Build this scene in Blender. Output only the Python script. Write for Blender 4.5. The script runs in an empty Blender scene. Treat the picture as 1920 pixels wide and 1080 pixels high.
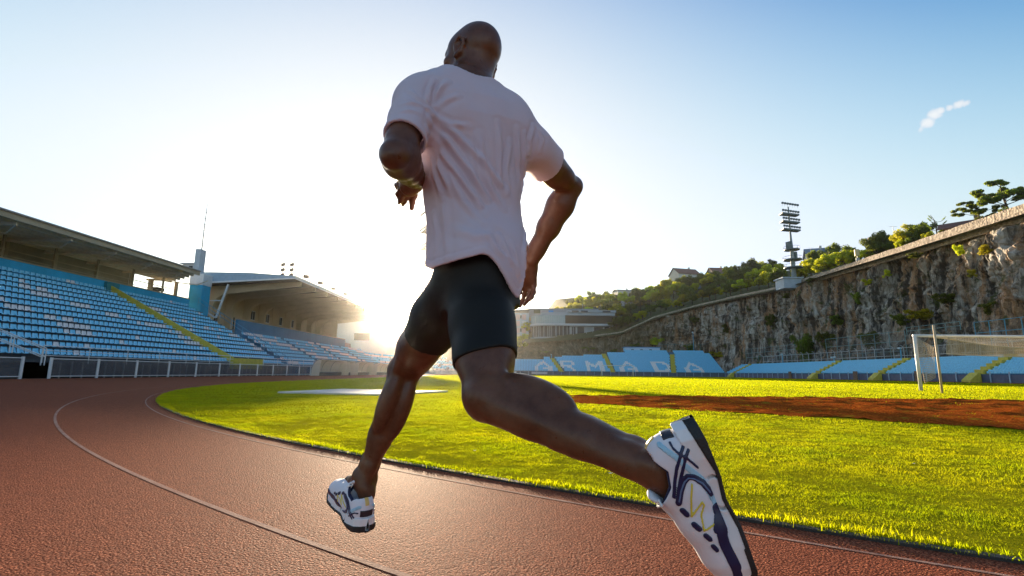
import bpy, bmesh, math, random
import numpy as np
from mathutils import Vector, Matrix
# A man runs away round the bend of a stadium's running track, against a low sun.  World: +Y along the pitch, Z up, metres.
sc = bpy.context.scene
R_ = math.radians
# ---------------------------------------------------------------- camera, sky, sun, exposure
FPX, PITCH, ROLL, YAW, HEYE = 937.0, R_(9.6), R_(0.6), R_(1.2), 0.63
SUN_AZ, SUN_EL = R_(-13.9), R_(6.2)          # azimuth from +Y, positive to +X
SUN_STRENGTH, SKY_STRENGTH, EXPOSURE = 5.0, 0.10, 1.85
cam = bpy.data.objects.new('camera', bpy.data.cameras.new('camera'))
sc.collection.objects.link(cam)
cam.data.sensor_width = 36; cam.data.lens = FPX/1920*36
cam.data.clip_start = 0.02; cam.data.clip_end = 6000
CAMROT = Matrix.Rotation(YAW, 3, 'Z') @ Matrix.Rotation(math.pi/2+PITCH, 3, 'X') @ Matrix.Rotation(ROLL, 3, 'Z')
cam.matrix_world = Matrix.Translation((0, 0, HEYE)) @ CAMROT.to_4x4()
sc.camera = cam
CAM = np.array([0, 0, HEYE]); RC = np.array(CAMROT)
def proj(p):                       # world -> pixel of the 1920x1080 photograph
    q = (np.asarray(p, float)-CAM) @ RC
    return np.stack([960+FPX*q[..., 0]/-q[..., 2], 540-FPX*q[..., 1]/-q[..., 2], -q[..., 2]], -1)
def at(x, y, Y):                   # the point at distance Y that was measured at pixel x, y
    d = RC @ np.array([(x-960)/FPX, -(y-540)/FPX, -1.]); return CAM+d*(Y/d[1])
def atX(x, y, X):
    d = RC @ np.array([(x-960)/FPX, -(y-540)/FPX, -1.]); return CAM+d*(X/d[0])
def ground_at(x, y, Z=0.):
    d = RC @ np.array([(x-960)/FPX, -(y-540)/FPX, -1.]); return CAM+d*((Z-HEYE)/d[2])
SUNDIR = np.array([math.sin(SUN_AZ)*math.cos(SUN_EL), math.cos(SUN_AZ)*math.cos(SUN_EL), math.sin(SUN_EL)])
world = bpy.data.worlds.new("World"); sc.world = world; world.use_nodes = True
wn, wl = world.node_tree.nodes, world.node_tree.links; wn.clear()
wo = wn.new('ShaderNodeOutputWorld'); bg = wn.new('ShaderNodeBackground'); sky = wn.new('ShaderNodeTexSky')
sky.sky_type = 'NISHITA'; sky.sun_disc = False; sky.sun_elevation = SUN_EL; sky.sun_rotation = SUN_AZ
sky.altitude = 0; sky.air_density = 1.0; sky.dust_density = 0.9; sky.ozone_density = 2.5
bg.inputs['Strength'].default_value = SKY_STRENGTH
def cloud_nodes():
    """one small ragged wisp high on the right, placed by sky direction"""
    tc = wn.new('ShaderNodeTexCoord'); tot = None
    no = wn.new('ShaderNodeTexNoise'); no.inputs['Scale'].default_value = 34; no.inputs['Distortion'].default_value = 1.2; no.inputs['Detail'].default_value = 6; no.inputs['Roughness'].default_value = .7; wl.new(tc.outputs['Generated'], no.inputs['Vector'])
    for x, y, r, w in ((1712, 252, .016, .45), (1728, 242, .018, .7), (1740, 230, .022, 1.), (1752, 216, .020, 1.), (1762, 209, .013, .9), (1782, 202, .014, .8), (1797, 196, .017, 1.), (1811, 193, .013, .8)):
        v = RC @ np.array([(x-960)/FPX, -(y-540)/FPX, -1.]); v /= np.linalg.norm(v)
        d = wn.new('ShaderNodeVectorMath'); d.operation = 'DISTANCE'; wl.new(tc.outputs['Generated'], d.inputs[0]); d.inputs[1].default_value = v
        m = wn.new('ShaderNodeMapRange'); m.inputs['From Min'].default_value = r; m.inputs['From Max'].default_value = r*.1; m.inputs['To Max'].default_value = w; wl.new(d.outputs['Value'], m.inputs['Value'])
        if tot is None: tot = m.outputs[0]
        else: a = wn.new('ShaderNodeMath'); a.operation = 'MAXIMUM'; wl.new(tot, a.inputs[0]); wl.new(m.outputs[0], a.inputs[1]); tot = a.outputs[0]
    a = wn.new('ShaderNodeMath'); a.operation = 'ADD'; wl.new(tot, a.inputs[0]); wl.new(no.outputs['Fac'], a.inputs[1])
    m = wn.new('ShaderNodeMapRange'); m.inputs['From Min'].default_value = 1.10; m.inputs['From Max'].default_value = 1.95; wl.new(a.outputs[0], m.inputs['Value'])
    g = wn.new('ShaderNodeMath'); g.operation = 'MULTIPLY'; wl.new(m.outputs[0], g.inputs[0]); s = wn.new('ShaderNodeMath'); s.operation = 'GREATER_THAN'; s.inputs[1].default_value = .002; wl.new(tot, s.inputs[0]); wl.new(s.outputs[0], g.inputs[1])
    mx = wn.new('ShaderNodeMix'); mx.data_type = 'RGBA'; wl.new(g.outputs[0], mx.inputs[0]); wl.new(sky.outputs[0], mx.inputs[6]); mx.inputs[7].default_value = (2.9, 2.95, 3.1, 1); return mx.outputs[2]
def soft_shoulder(col):
    """rolls the bright part of the sky off so that the pale blue reaches close to the sun"""
    sep = wn.new('ShaderNodeSeparateColor'); com = wn.new('ShaderNodeCombineColor'); wl.new(col, sep.inputs[0])
    def M(op, a, b):
        x = wn.new('ShaderNodeMath'); x.operation = op
        for i, q in enumerate((a, b)):
            if isinstance(q, (int, float)): x.inputs[i].default_value = q
            else: wl.new(q, x.inputs[i])
        return x.outputs[0]
    for i, (c0, s, A) in enumerate(((.46, .45, .89), (.78, .50, .94), (1.05, .60, .97))):
        c = sep.outputs[i]; e = M('EXPONENT', M('MULTIPLY', M('SUBTRACT', c, c0), -1/s), 0.); v = M('MULTIPLY', M('SUBTRACT', 1., e), A)
        v = M('ADD', M('MAXIMUM', v, M('MULTIPLY', c, .33)), M('MULTIPLY', c, .02)); wl.new(M('MULTIPLY', v, SKY_GAIN), com.inputs[i])
    return com.outputs[0]
SKY_GAIN = 1/(SKY_STRENGTH*2**EXPOSURE)
wl.new(soft_shoulder(cloud_nodes()), bg.inputs[0]); wl.new(bg.outputs[0], wo.inputs[0])
sun = bpy.data.objects.new('sun', bpy.data.lights.new('sun', 'SUN')); sc.collection.objects.link(sun)
sun.data.energy = SUN_STRENGTH; sun.data.angle = R_(0.55); sun.data.color = (1.0, 0.80, 0.55)
sun.rotation_euler = Vector(SUNDIR).to_track_quat('Z', 'Y').to_euler()
sc.view_settings.view_transform = 'Standard'; sc.view_settings.look = 'None'
sc.view_settings.gamma = 1; sc.view_settings.use_curve_mapping = False; sc.view_settings.exposure = EXPOSURE
sc.cycles.use_denoising = True
sc.cycles.max_bounces = 8; sc.cycles.transparent_max_bounces = 16; sc.cycles.volume_bounces = 0
sc.cycles.sample_clamp_indirect = 6
random.seed(7); RNG = np.random.default_rng(7)
# ---------------------------------------------------------------- helpers
COL = sc.collection
def tag(o, label=None, cat=None, group=None, kind=None):
    if label: o['label'] = label
    if cat: o['category'] = cat
    if group: o['group'] = group
    if kind: o['kind'] = kind
    return o
def link(name, mesh, parent=None, mats=()):
    o = bpy.data.objects.new(name, mesh); COL.objects.link(o)
    for m in mats: mesh.materials.append(m)
    if parent is not None: o.parent = parent
    return o
def empty(name, loc=(0, 0, 0), rz=0., label=None, cat=None, group=None):
    o = bpy.data.objects.new(name, None); COL.objects.link(o); o.empty_display_size = .3
    o.location = loc; o.rotation_euler = (0, 0, rz); tag(o, label, cat, group); return o
def np_mesh(name, P, F, smooth=True, mi=None):
    """mesh from vertex array and an (n,3) or (n,4) face array"""
    me = bpy.data.meshes.new(name); P = np.asarray(P, np.float32); F = np.asarray(F, np.int32); k = F.shape[1]
    me.vertices.add(len(P)); me.vertices.foreach_set('co', P.ravel())
    me.loops.add(F.size); me.loops.foreach_set('vertex_index', F.ravel())
    me.polygons.add(len(F)); me.polygons.foreach_set('loop_start', np.arange(0, F.size, k, dtype=np.int32))
    me.polygons.foreach_set('use_smooth', np.full(len(F), smooth, bool))
    if mi is not None: me.polygons.foreach_set('material_index', np.asarray(mi, np.int32))
    me.update(calc_edges=True); return me
class MB:
    """collects simple solids and links them as ONE mesh object"""
    def __init__(s): s.v = []; s.f = []; s.m = []; s.mi = 0
    def add(s, vs, fs):
        b = len(s.v); s.v += [tuple(map(float, v)) for v in vs]; s.f += [tuple(b+i for i in f) for f in fs]; s.m += [s.mi]*len(fs)
    def box(s, c, size, rz=0., ax=None):
        c = np.array(c, float); h = np.array(size, float)/2
        if ax is None: cs, sn = math.cos(rz), math.sin(rz); ax = np.array([[cs, sn, 0], [-sn, cs, 0], [0, 0, 1]])
        vs = [c+ax[0]*h[0]*i+ax[1]*h[1]*j+ax[2]*h[2]*k for i in (-1, 1) for j in (-1, 1) for k in (-1, 1)]
        s.add(vs, [(0, 1, 3, 2), (4, 6, 7, 5), (0, 4, 5, 1), (2, 3, 7, 6), (0, 2, 6, 4), (1, 5, 7, 3)])
    def bb(s, lo, hi): lo = np.array(lo, float); hi = np.array(hi, float); s.box((lo+hi)/2, np.abs(hi-lo))
    def bar(s, a, b, w, h=None, up=(0, 0, 1)):
        a = np.array(a, float); b = np.array(b, float); d = b-a; L = np.linalg.norm(d); d = d/L; up = np.array(up, float)
        x = np.cross(d, up)
        if np.linalg.norm(x) < 1e-4: x = np.array([1., 0, 0])
        x /= np.linalg.norm(x); z = np.cross(x, d)
        s.box((a+b)/2, (w, L, h or w), ax=np.array([x, d, z]))
    def tube(s, pts, r, n=8, cap=True):
        pts = [np.array(p, float) for p in pts]; rs = r if hasattr(r, '__len__') else [r]*len(pts)
        b = len(s.v); prev = None
        for i, p in enumerate(pts):
            d = pts[min(i+1, len(pts)-1)]-pts[max(i-1, 0)]; d = d/np.linalg.norm(d)
            x = np.cross(d, (0, 0, 1)) if prev is None else prev-d*(prev@d)
            if np.linalg.norm(x) < 1e-3: x = np.cross(d, (0, 1, 0))
            x /= np.linalg.norm(x); prev = x; y = np.cross(d, x)
            for k in range(n):
                a = 2*math.pi*k/n; s.v.append(tuple(p+(x*math.cos(a)+y*math.sin(a))*rs[i]))
        for i in range(len(pts)-1):
            for k in range(n):
                s.f.append((b+i*n+k, b+i*n+(k+1) % n, b+(i+1)*n+(k+1) % n, b+(i+1)*n+k)); s.m.append(s.mi)
        if cap:
            s.f.append(tuple(b+k for k in range(n))[::-1]); s.f.append(tuple(b+(len(pts)-1)*n+k for k in range(n))); s.m += [s.mi]*2
    def prism(s, poly, a, b):
        """closed polygon given as 3-D points at offset a, repeated at offset b (vectors)"""
        n = len(poly); P = [np.array(p, float) for p in poly]; a = np.array(a, float); b = np.array(b, float)
        s.add([p+a for p in P]+[p+b for p in P], [tuple(range(n))[::-1], tuple(range(n, 2*n))]+[(i, (i+1) % n, n+(i+1) % n, n+i) for i in range(n)])
    def quad(s, *p): s.add(p, [tuple(range(len(p)))])
    def build(s, name, mat, parent=None, smooth=False, bevel=0.):
        me = bpy.data.meshes.new(name); me.from_pydata(s.v, [], s.f)
        for m in (mat if isinstance(mat, (list, tuple)) else [mat]): me.materials.append(m)
        me.polygons.foreach_set('material_index', np.array(s.m, np.int32))
        bm = bmesh.new(); bm.from_mesh(me); bmesh.ops.recalc_face_normals(bm, faces=bm.faces)
        if bevel: bmesh.ops.bevel(bm, geom=[e for e in bm.edges if len(e.link_faces) == 2 and e.calc_face_angle(0) > .6], offset=bevel, segments=2, affect='EDGES', clamp_overlap=True)
        bm.to_mesh(me); bm.free()
        me.polygons.foreach_set('use_smooth', np.full(len(me.polygons), smooth, bool)); me.update()
        o = bpy.data.objects.new(name, me); COL.objects.link(o)
        if parent is not None: o.parent = parent
        return o
def smoothstep(a, b, x): t = np.clip((x-a)/(b-a), 0, 1); return t*t*(3-2*t)
def children(o): return list(o.children)
def copy_tree(o, parent=None):
    c = o.copy(); COL.objects.link(c); c.parent = parent
    for ch in children(o): copy_tree(ch, c)
    return c
# ---- value noise (numpy), for terrain, rock and crowns
def _hash(i, j, k, seed):
    n = (i.astype(np.int64)*374761393+j.astype(np.int64)*668265263+k.astype(np.int64)*2147483647+seed*974711) & 0x7fffffff
    n = (n ^ (n >> 13))*1274126177 & 0x7fffffff; n = (n ^ (n >> 16))*1911520717 & 0x7fffffff
    return ((n ^ (n >> 15)) & 0xffff)/65535.
def vnoise(P, seed=0):
    P = np.asarray(P, float); i = np.floor(P).astype(np.int64); f = P-i; f = f*f*(3-2*f); r = 0
    for a in (0, 1):
        for b in (0, 1):
            for c in (0, 1):
                w = (f[:, 0] if a else 1-f[:, 0])*(f[:, 1] if b else 1-f[:, 1])*(f[:, 2] if c else 1-f[:, 2])
                r = r+w*_hash(i[:, 0]+a, i[:, 1]+b, i[:, 2]+c, seed)
    return r*2-1
def fbm(P, oct=4, seed=0, gain=.5):
    r = 0; a = 1.
    for o in range(oct): r = r+a*vnoise(np.asarray(P)*2.03**o+o*17.3, seed+o); a *= gain
    return r
# ---------------------------------------------------------------- materials
MATS = {}
class NT:
    """a few shorthands over a material's node tree"""
    def __init__(s, name):
        s.m = bpy.data.materials.new(name); s.m.use_nodes = True; s.t = s.m.node_tree; s.b = s.t.nodes['Principled BSDF']; s.out = s.t.nodes['Material Output']
    def n(s, typ, **kw):
        x = s.t.nodes.new(typ)
        for k, v in kw.items():
            if k in x.inputs.keys(): x.inputs[k].default_value = v
            else: setattr(x, k, v)
        return x
    def l(s, a, b): s.t.links.new(a, b)
    def coord(s, kind='Object', scale=(1, 1, 1)):
        c = s.n('ShaderNodeTexCoord'); m = s.n('ShaderNodeMapping'); m.inputs['Scale'].default_value = scale; s.l(c.outputs[kind], m.inputs[0]); return m.outputs[0]
    def noise(s, co, scale, detail=4, rough=.6, dist=0.):
        x = s.n('ShaderNodeTexNoise'); x.inputs['Scale'].default_value = scale; x.inputs['Detail'].default_value = detail; x.inputs['Roughness'].default_value = rough; x.inputs['Distortion'].default_value = dist
        s.l(co, x.inputs['Vector']); return x.outputs['Fac']
    def ramp(s, fac, stops, interp='LINEAR'):
        x = s.n('ShaderNodeValToRGB'); x.color_ramp.interpolation = interp; e = x.color_ramp.elements
        while len(e) < len(stops): e.new(.5)
        for i, (p, c) in enumerate(stops): e[i].position = p; e[i].color = (*c, 1) if len(c) == 3 else c
        s.l(fac, x.inputs[0]); return x.outputs[0]
    def mix(s, fac, a, b, mode='MIX'):
        x = s.n('ShaderNodeMix', data_type='RGBA', blend_type=mode)
        if isinstance(fac, (int, float)): x.inputs[0].default_value = fac
        else: s.l(fac, x.inputs[0])
        for q, i in ((a, 6), (b, 7)):
            if isinstance(q, tuple): x.inputs[i].default_value = (*q, 1)
            else: s.l(q, x.inputs[i])
        return x.outputs[2]
    def math(s, op, a, b=0.):
        x = s.n('ShaderNodeMath', operation=op)
        for q, i in ((a, 0), (b, 1)):
            if isinstance(q, (int, float)): x.inputs[i].default_value = q
            else: s.l(q, x.inputs[i])
        return x.outputs[0]
    def bump(s, h, strength=.3, dist=.01):
        x = s.n('ShaderNodeBump'); x.inputs['Strength'].default_value = strength; x.inputs['Distance'].default_value = dist; s.l(h, x.inputs['Height']); s.l(x.outputs[0], s.b.inputs['Normal'])
    def set(s, **kw):
        for k, v in kw.items(): s.b.inputs[k.replace('_', ' ')].default_value = v
def paint(name, col, rough=.6, var=.12, scale=3., metal=0., bump=0., bscale=40., spec=.5):
    """painted or plain surface with uneven tone and slight relief"""
    if name in MATS: return MATS[name]
    t = NT(name); co = t.coord(); n = t.noise(co, scale, 5, .65)
    lo = tuple(c*(1-var) for c in col); hi = tuple(min(1, c*(1+var)) for c in col)
    t.l(t.ramp(n, [(.3, lo), (.7, hi)]), t.b.inputs['Base Color'])
    t.set(Roughness=rough, Metallic=metal); t.b.inputs['Specular IOR Level'].default_value = spec
    if bump: t.bump(t.noise(co, bscale, 4, .6), bump, .01)
    MATS[name] = t.m; return t.m
# ---------------------------------------------------------------- setting: ground, track, lawn
CC = np.array([17.6, 28.4]); YN = 113.0; RIN = 30.9; ROUT = 45.6   # bend centre, far bend's centre line, lawn edge, outer edge
def stadium(r, n=96):
    """closed outline of the oval at radius r, counter-clockwise from the near right end"""
    a = np.linspace(math.pi, 2*math.pi, n); near = np.stack([CC[0]+r*np.cos(a), CC[1]+r*np.sin(a)], 1)
    b = np.linspace(0, math.pi, n); far = np.stack([CC[0]+r*np.cos(b), YN+r*np.sin(b)], 1)
    return np.concatenate([near, far])
def ring(name, r0, r1, z, mat, n=160):
    A, B = stadium(r0, n), stadium(r1, n); k = len(A)
    P = np.concatenate([np.c_[A, np.full(k, z)], np.c_[B, np.full(k, z)]])
    F = [(i, (i+1) % k, k+(i+1) % k, k+i) for i in range(k)]
    o = link(name, np_mesh(name, P, np.array(F)[:, ::-1], False), None, [mat]); tag(o, kind='structure'); return o
def track_mat():
    t = NT('worn red track'); co = t.coord()
    big = t.noise(co, .35, 4, .6); grain = t.noise(co, 105, 3, .8); vor = t.n('ShaderNodeTexVoronoi', feature='F1'); vor.inputs['Scale'].default_value = 130; t.l(co, vor.inputs['Vector'])
    mid = t.noise(co, 14, 5, .7)
    c = t.ramp(grain, [(.34, (.03, .006, .003)), (.50, (.21, .052, .026)), (.64, (.68, .245, .13))])
    c = t.mix(t.ramp(big, [(.35, (0, 0, 0)), (.7, (.45,)*3)]), c, (.20, .066, .040))
    c = t.mix(t.ramp(mid, [(.35, (.35,)*3), (.62, (0, 0, 0))]), c, (.065, .018, .012))
    t.l(c, t.b.inputs['Base Color']); t.set(Roughness=.75); t.b.inputs['Specular IOR Level'].default_value = .013
    h = t.math('ADD', t.math('MULTIPLY', vor.outputs['Distance'], -1.2), t.math('MULTIPLY', grain, 1.0)); h = t.math('ADD', h, t.math('MULTIPLY', mid, .8))
    t.bump(h, .75, .006); return t.m
def line_mat():
    t = NT('worn white line'); co = t.coord(); g = t.noise(co, 120, 4, .8); big = t.noise(co, 3, 4, .7)
    f = t.math('ADD', t.math('MULTIPLY', g, .7), t.math('MULTIPLY', big, .5))
    t.l(t.ramp(f, [(.40, (.20, .070, .046)), (.62, (.34, .20, .16)), (.82, (.44, .31, .26))]), t.b.inputs['Base Color']); t.set(Roughness=.8); t.b.inputs['Specular IOR Level'].default_value = 0.
    h = t.math('ADD', t.noise(co, 105, 3, .8), t.math('MULTIPLY', t.noise(co, 14, 5, .7), .8)); t.bump(h, .75, .006); t.b.inputs['Specular IOR Level'].default_value = .02; return t.m
def soil_mat():
    t = NT('dry earth'); co = t.coord(); n = t.noise(co, .05, 6, .6); t.l(t.ramp(n, [(.3, (.10, .09, .055)), (.7, (.17, .14, .09))]), t.b.inputs['Base Color']); t.set(Roughness=.9); return t.m
g = MB(); g.quad((-2500, -2500, -.012), (2500, -2500, -.012), (2500, 2500, -.012), (-2500, 2500, -.012)); tag(g.build('ground', soil_mat()), kind='structure')
ring('running_track', RIN-.30, ROUT, 0., track_mat())
LM = line_mat(); ring('lane_line', 31.07, 31.09, .0015, LM, 220); ring('lane_line', 32.18, 32.207, .0015, LM, 220)
for k in range(2, 8): ring('lane_line', 32.19+1.22*(k-1)*1.0+.0, 32.19+1.22*(k-1)+.05, .004, LM, 160) if k in (7,) else None
# low dark edging along the inside of the track
KM = paint('dark rubber edging', (.035, .03, .028), .8, .3, 8, bump=.4, bscale=90)
def kerb():
    A, B = stadium(RIN-.02, 260), stadium(RIN+.012, 260); k = len(A); z0, z1 = -.01, .014
    P = np.concatenate([np.c_[A, np.full(k, z1)], np.c_[B, np.full(k, z1*.8)], np.c_[B, np.full(k, z0)]])
    F = [(i, k+i, k+(i+1) % k, (i+1) % k) for i in range(k)]+[(k+i, 2*k+i, 2*k+(i+1) % k, k+(i+1) % k) for i in range(k)]
    o = link('track_kerb', np_mesh('track_kerb', P, np.array(F), False), None, [KM]); tag(o, kind='structure')
kerb()
DIRT = np.array([(.9, 11.0), (1.3, 14.2), (4.5, 14.6), (8, 14.8), (14, 14.5), (24, 14), (24, 2.6), (12, 2.9), (8.7, 3.9), (6.0, 6.1), (4.2, 7.95), (2.3, 9.6)])
SLAB = np.array([(-6.63, 13.73), (-3.5, 12.95), (-2.27, 15.73), (-5.86, 16.46)])
def inside(poly, P):
    r = np.zeros(len(P), bool); n = len(poly); j = n-1
    for i in range(n):
        xi, yi = poly[i]; xj, yj = poly[j]
        c = ((yi > P[:, 1]) != (yj > P[:, 1])) & (P[:, 0] < (xj-xi)*(P[:, 1]-yi)/(yj-yi+1e-12)+xi); r ^= c; j = i
    return r
def in_oval(P, r):
    d = np.where(P[:, 1] < CC[1], np.hypot(P[:, 0]-CC[0], P[:, 1]-CC[1]), np.where(P[:, 1] > YN, np.hypot(P[:, 0]-CC[0], P[:, 1]-YN), np.abs(P[:, 0]-CC[0]))); return d < r
def lawn_mat():
    t = NT('mown lawn'); co = t.coord(); n = t.noise(co, .6, 5, .65); m = t.noise(co, 22, 5, .8); st = t.coord('Object', (.5, 8, 1)); streak = t.noise(st, 3, 4, .7)
    c = t.ramp(m, [(.28, (.09, .11, .004)), (.5, (.25, .26, .008)), (.72, (.42, .39, .012))])
    c = t.mix(t.ramp(n, [(.35, (0, 0, 0)), (.7, (.5,)*3)]), c, (.42, .35, .012))
    t.l(c, t.b.inputs['Base Color']); t.set(Roughness=.9); t.b.inputs['Specular IOR Level'].default_value = .0
    # tufts and streaks as strong relief that tilts the normals
    t.bump(t.math('ADD', m, t.math('MULTIPLY', streak, .5)), 1., .06)
    return t.m
def blade_mat():
    t = NT('grass blade'); co = t.coord(); n = t.noise(co, 1.3, 4, .7); m = t.noise(co, 40, 3, .7)
    c = t.ramp(m, [(.25, (.066, .110, .004)), (.55, (.160, .205, .006)), (.8, (.29, .305, .010))]); c = t.mix(t.ramp(n, [(.4, (0, 0, 0)), (.7, (.55,)*3)]), c, (.35, .31, .010))
    t.l(c, t.b.inputs['Base Color']); t.set(Roughness=.7); t.b.inputs['Specular IOR Level'].default_value = .08
    tr = t.n('ShaderNodeBsdfTranslucent'); t.l(t.mix(1., c, (2.1, 2.0, .4), 'MULTIPLY'), tr.inputs[0]); mx = t.n('ShaderNodeMixShader'); mx.inputs[0].default_value = .68
    t.l(t.b.outputs[0], mx.inputs[1]); t.l(tr.outputs[0], mx.inputs[2]); t.l(mx.outputs[0], t.out.inputs[0]); return t.m
def lawn():
    # sheet with gentle unevenness, finer near the runner
    S = stadium(RIN, 200); o = MB(); o.v = [(x, y, .012) for x, y in S]; o.f = [tuple(range(len(S)))]; o.m = [0]
    tag(o.build('infield_lawn', lawn_mat()), kind='structure')
lawn()
def grass():
    rng = np.random.default_rng(3); P = []; H = []; Wd = []
    #        distance band, blades per square metre, height, width
    for r0, r1, dens, h, w in ((1.2, 4.2, 20000, 0.0098, .0021), (4.2, 8, 8500, .0112, .0032), (8, 15, 2100, .017, .006), (15, 30, 420, .024, .014), (30, 60, 130, .045, .03), (60, 125, 26, .07, .07)):
        A0, A1 = (-66, 62) if r0 < 8 else (-75, 80) if r0 < 60 else (-66, 60); n = int(dens*(r1*r1-r0*r0)*.5*R_(A1-A0)); a = rng.uniform(R_(A0), R_(A1), n); r = np.sqrt(rng.uniform(r0*r0, r1*r1, n)); q = np.stack([r*np.sin(a), r*np.cos(a)], 1)
        k = in_oval(q, RIN+.015); k &= ~inside(SLAB*1.0, q)
        e = inside(DIRT, q); k &= ~(e & (rng.random(n) > .02+.22*(vnoise(np.c_[q*1.9, np.zeros(n)], 15) > .25))); q = q[k]
        tuft = fbm(np.c_[q*1.6, np.zeros(len(q))], 3, 5); fine = vnoise(np.c_[q*11, np.zeros(len(q))], 9)
        keep = rng.random(len(q)) < np.clip(.86+.35*tuft+.3*fine, .35, 1); q = q[keep]; tuft = tuft[keep]; fine = fine[keep]
        P.append(q); H.append(h*np.clip(1+.35*tuft+.4*fine+rng.normal(0, .25, len(q)), .35, 2.4)); Wd.append(np.full(len(q), w))
    P = np.concatenate(P); H = np.concatenate(H); Wd = np.concatenate(Wd)
    # longer fringe hanging over the edging
    ang = rng.uniform(math.pi, math.pi*1.56, 34000); rr = RIN+rng.normal(-.045, .026, len(ang)); E = np.stack([CC[0]+rr*np.cos(ang), CC[1]+rr*np.sin(ang)], 1)
    ne = vnoise(np.c_[E*3.1, np.zeros(len(E))], 4)
    P = np.concatenate([P, E]); H = np.concatenate([H, .016*np.clip(1+.9*ne+rng.normal(0, .3, len(E)), .3, 2.4)]); Wd = np.concatenate([Wd, np.full(len(E), .0055)])
    n = len(P); th = rng.uniform(0, 2*math.pi, n); lean = np.abs(rng.normal(.35, .30, n))*H; la = rng.uniform(0, 2*math.pi, n); bx = np.cos(th)*Wd/2; by = np.sin(th)*Wd/2
    z0 = np.full(n, .008); V_ = np.empty((n, 5, 3), np.float32); lx = np.cos(la)*lean; ly = np.sin(la)*lean
    V_[:, 0] = np.c_[P[:, 0]-bx, P[:, 1]-by, z0]; V_[:, 1] = np.c_[P[:, 0]+bx, P[:, 1]+by, z0]
    V_[:, 2] = np.c_[P[:, 0]+bx*.7+lx*.35, P[:, 1]+by*.7+ly*.35, z0+H*.55]; V_[:, 3] = np.c_[P[:, 0]-bx*.7+lx*.35, P[:, 1]-by*.7+ly*.35, z0+H*.55]
    V_[:, 4] = np.c_[P[:, 0]+lx, P[:, 1]+ly, z0+H]
    b = (np.arange(n)*5)[:, None]; quads = b+np.array([[0, 1, 2, 3]]); tri = b+np.array([[3, 2, 4, 4]])
    me = bpy.data.meshes.new('grass'); me.vertices.add(n*5); me.vertices.foreach_set('co', V_.ravel())
    loops = np.concatenate([quads.ravel(), tri[:, :3].ravel()]).astype(np.int32); me.loops.add(len(loops)); me.loops.foreach_set('vertex_index', loops)
    ls = np.concatenate([np.arange(n)*4, 4*n+np.arange(n)*3]).astype(np.int32); me.polygons.add(2*n); me.polygons.foreach_set('loop_start', ls); me.update(calc_edges=True)
    o = link('grass', me, None, [blade_mat()]); tag(o, 'short backlit grass of the infield lawn growing over the track edge', 'grass', kind='stuff')
    print('grass blades', n)
grass()
def dirt():
    rng = np.random.default_rng(5); t = NT('turned red soil'); co = t.coord(); a = t.noise(co, 2.2, 6, .75); b = t.noise(co, 26, 4, .75)
    c = t.ramp(b, [(.3, (.07, .014, .003)), (.5, (.30, .062, .010)), (.72, (.56, .16, .025))]); c = t.mix(t.ramp(a, [(.56, (0, 0, 0)), (.70, (.7,)*3)]), c, (.30, .24, .02))
    t.l(c, t.b.inputs['Base Color']); t.set(Roughness=1.); t.b.inputs['Specular IOR Level'].default_value = 0.; t.bump(b, .6, .02)
    xs = np.arange(.7, 24.2, .10); ys = np.arange(2.9, 15.1, .10); X, Y = np.meshgrid(xs, ys, indexing='ij'); Q = np.c_[X.ravel(), Y.ravel()]
    jag = np.c_[vnoise(np.c_[Q*1.7, np.zeros(len(Q))], 1), vnoise(np.c_[Q*1.7, np.zeros(len(Q))], 2)]*.28
    m = inside(DIRT, Q+jag).reshape(X.shape)
    z = .006+.05*(fbm(np.c_[Q*2.6, np.zeros(len(Q))], 4, 11).clip(-.4, 1)+.4)*.6+.02*vnoise(np.c_[Q*9, np.zeros(len(Q))], 12).clip(0, 1)
    e = m.astype(float)
    for ax in (0, 1):
        for _ in range(2): e = (e+np.roll(e, 1, ax)+np.roll(e, -1, ax)+np.roll(e, 2, ax)+np.roll(e, -2, ax))/5
    P = np.c_[Q, .013+(z-.004)*np.clip(e.ravel()*1.9-.9, 0, 1)]; i = np.arange(X.size).reshape(X.shape)
    f = m[:-1, :-1] & m[1:, :-1] & m[1:, 1:] & m[:-1, 1:]
    F = np.stack([i[:-1, :-1][f], i[1:, :-1][f], i[1:, 1:][f], i[:-1, 1:][f]], 1)
    used = np.unique(F); mp = np.full(len(P), -1); mp[used] = np.arange(len(used))
    o = link('soil_strip', np_mesh('soil_strip', P[used], mp[F]), None, [t.m]); tag(o, kind='structure')
dirt()
s = MB(); s.prism([(x, y, .0) for x, y in SLAB], (0, 0, .002), (0, 0, .055)); o = s.build('concrete_slab', paint('pale concrete', (.50, .48, .45), .8, .15, 2, bump=.3, bscale=30), bevel=.01)
tag(o, 'flat pale concrete slab set in the lawn beyond the runner', 'slab')
# small things lying in the grass: petals, leaves by the edging
PM = paint('white petal', (.75, .72, .72), .6, .05); YM = paint('yellow leaf', (.50, .36, .03), .6, .2, 20)
def petal(x, y, z, s, mat, name, label, seed):
    rng = np.random.default_rng(seed); m = MB(); n = 9
    for k in range(5):
        a = k*2*math.pi/5+rng.normal(0, .2); d = np.array([math.cos(a), math.sin(a), .35]); e = np.array([-math.sin(a), math.cos(a), 0])*.45
        c = np.array([x, y, z]); m.prism([c, c+d*s*.5+e*s*.5, c+d*s, c+d*s*.5-e*s*.5], (0, 0, 0), (0, 0, .0015))
    tag(m.build(name, mat), label, 'flower' if name == 'daisy' else 'leaf')
p = ground_at(1145, 893, .03); petal(p[0], p[1], .045, .013, PM, 'daisy', 'tiny white daisy in the lawn just left of the trailing shoe', 1)
p = ground_at(890, 849, .03); petal(p[0], p[1], .045, .011, PM, 'daisy', 'tiny white daisy in the lawn below the bent knee', 2)
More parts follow.
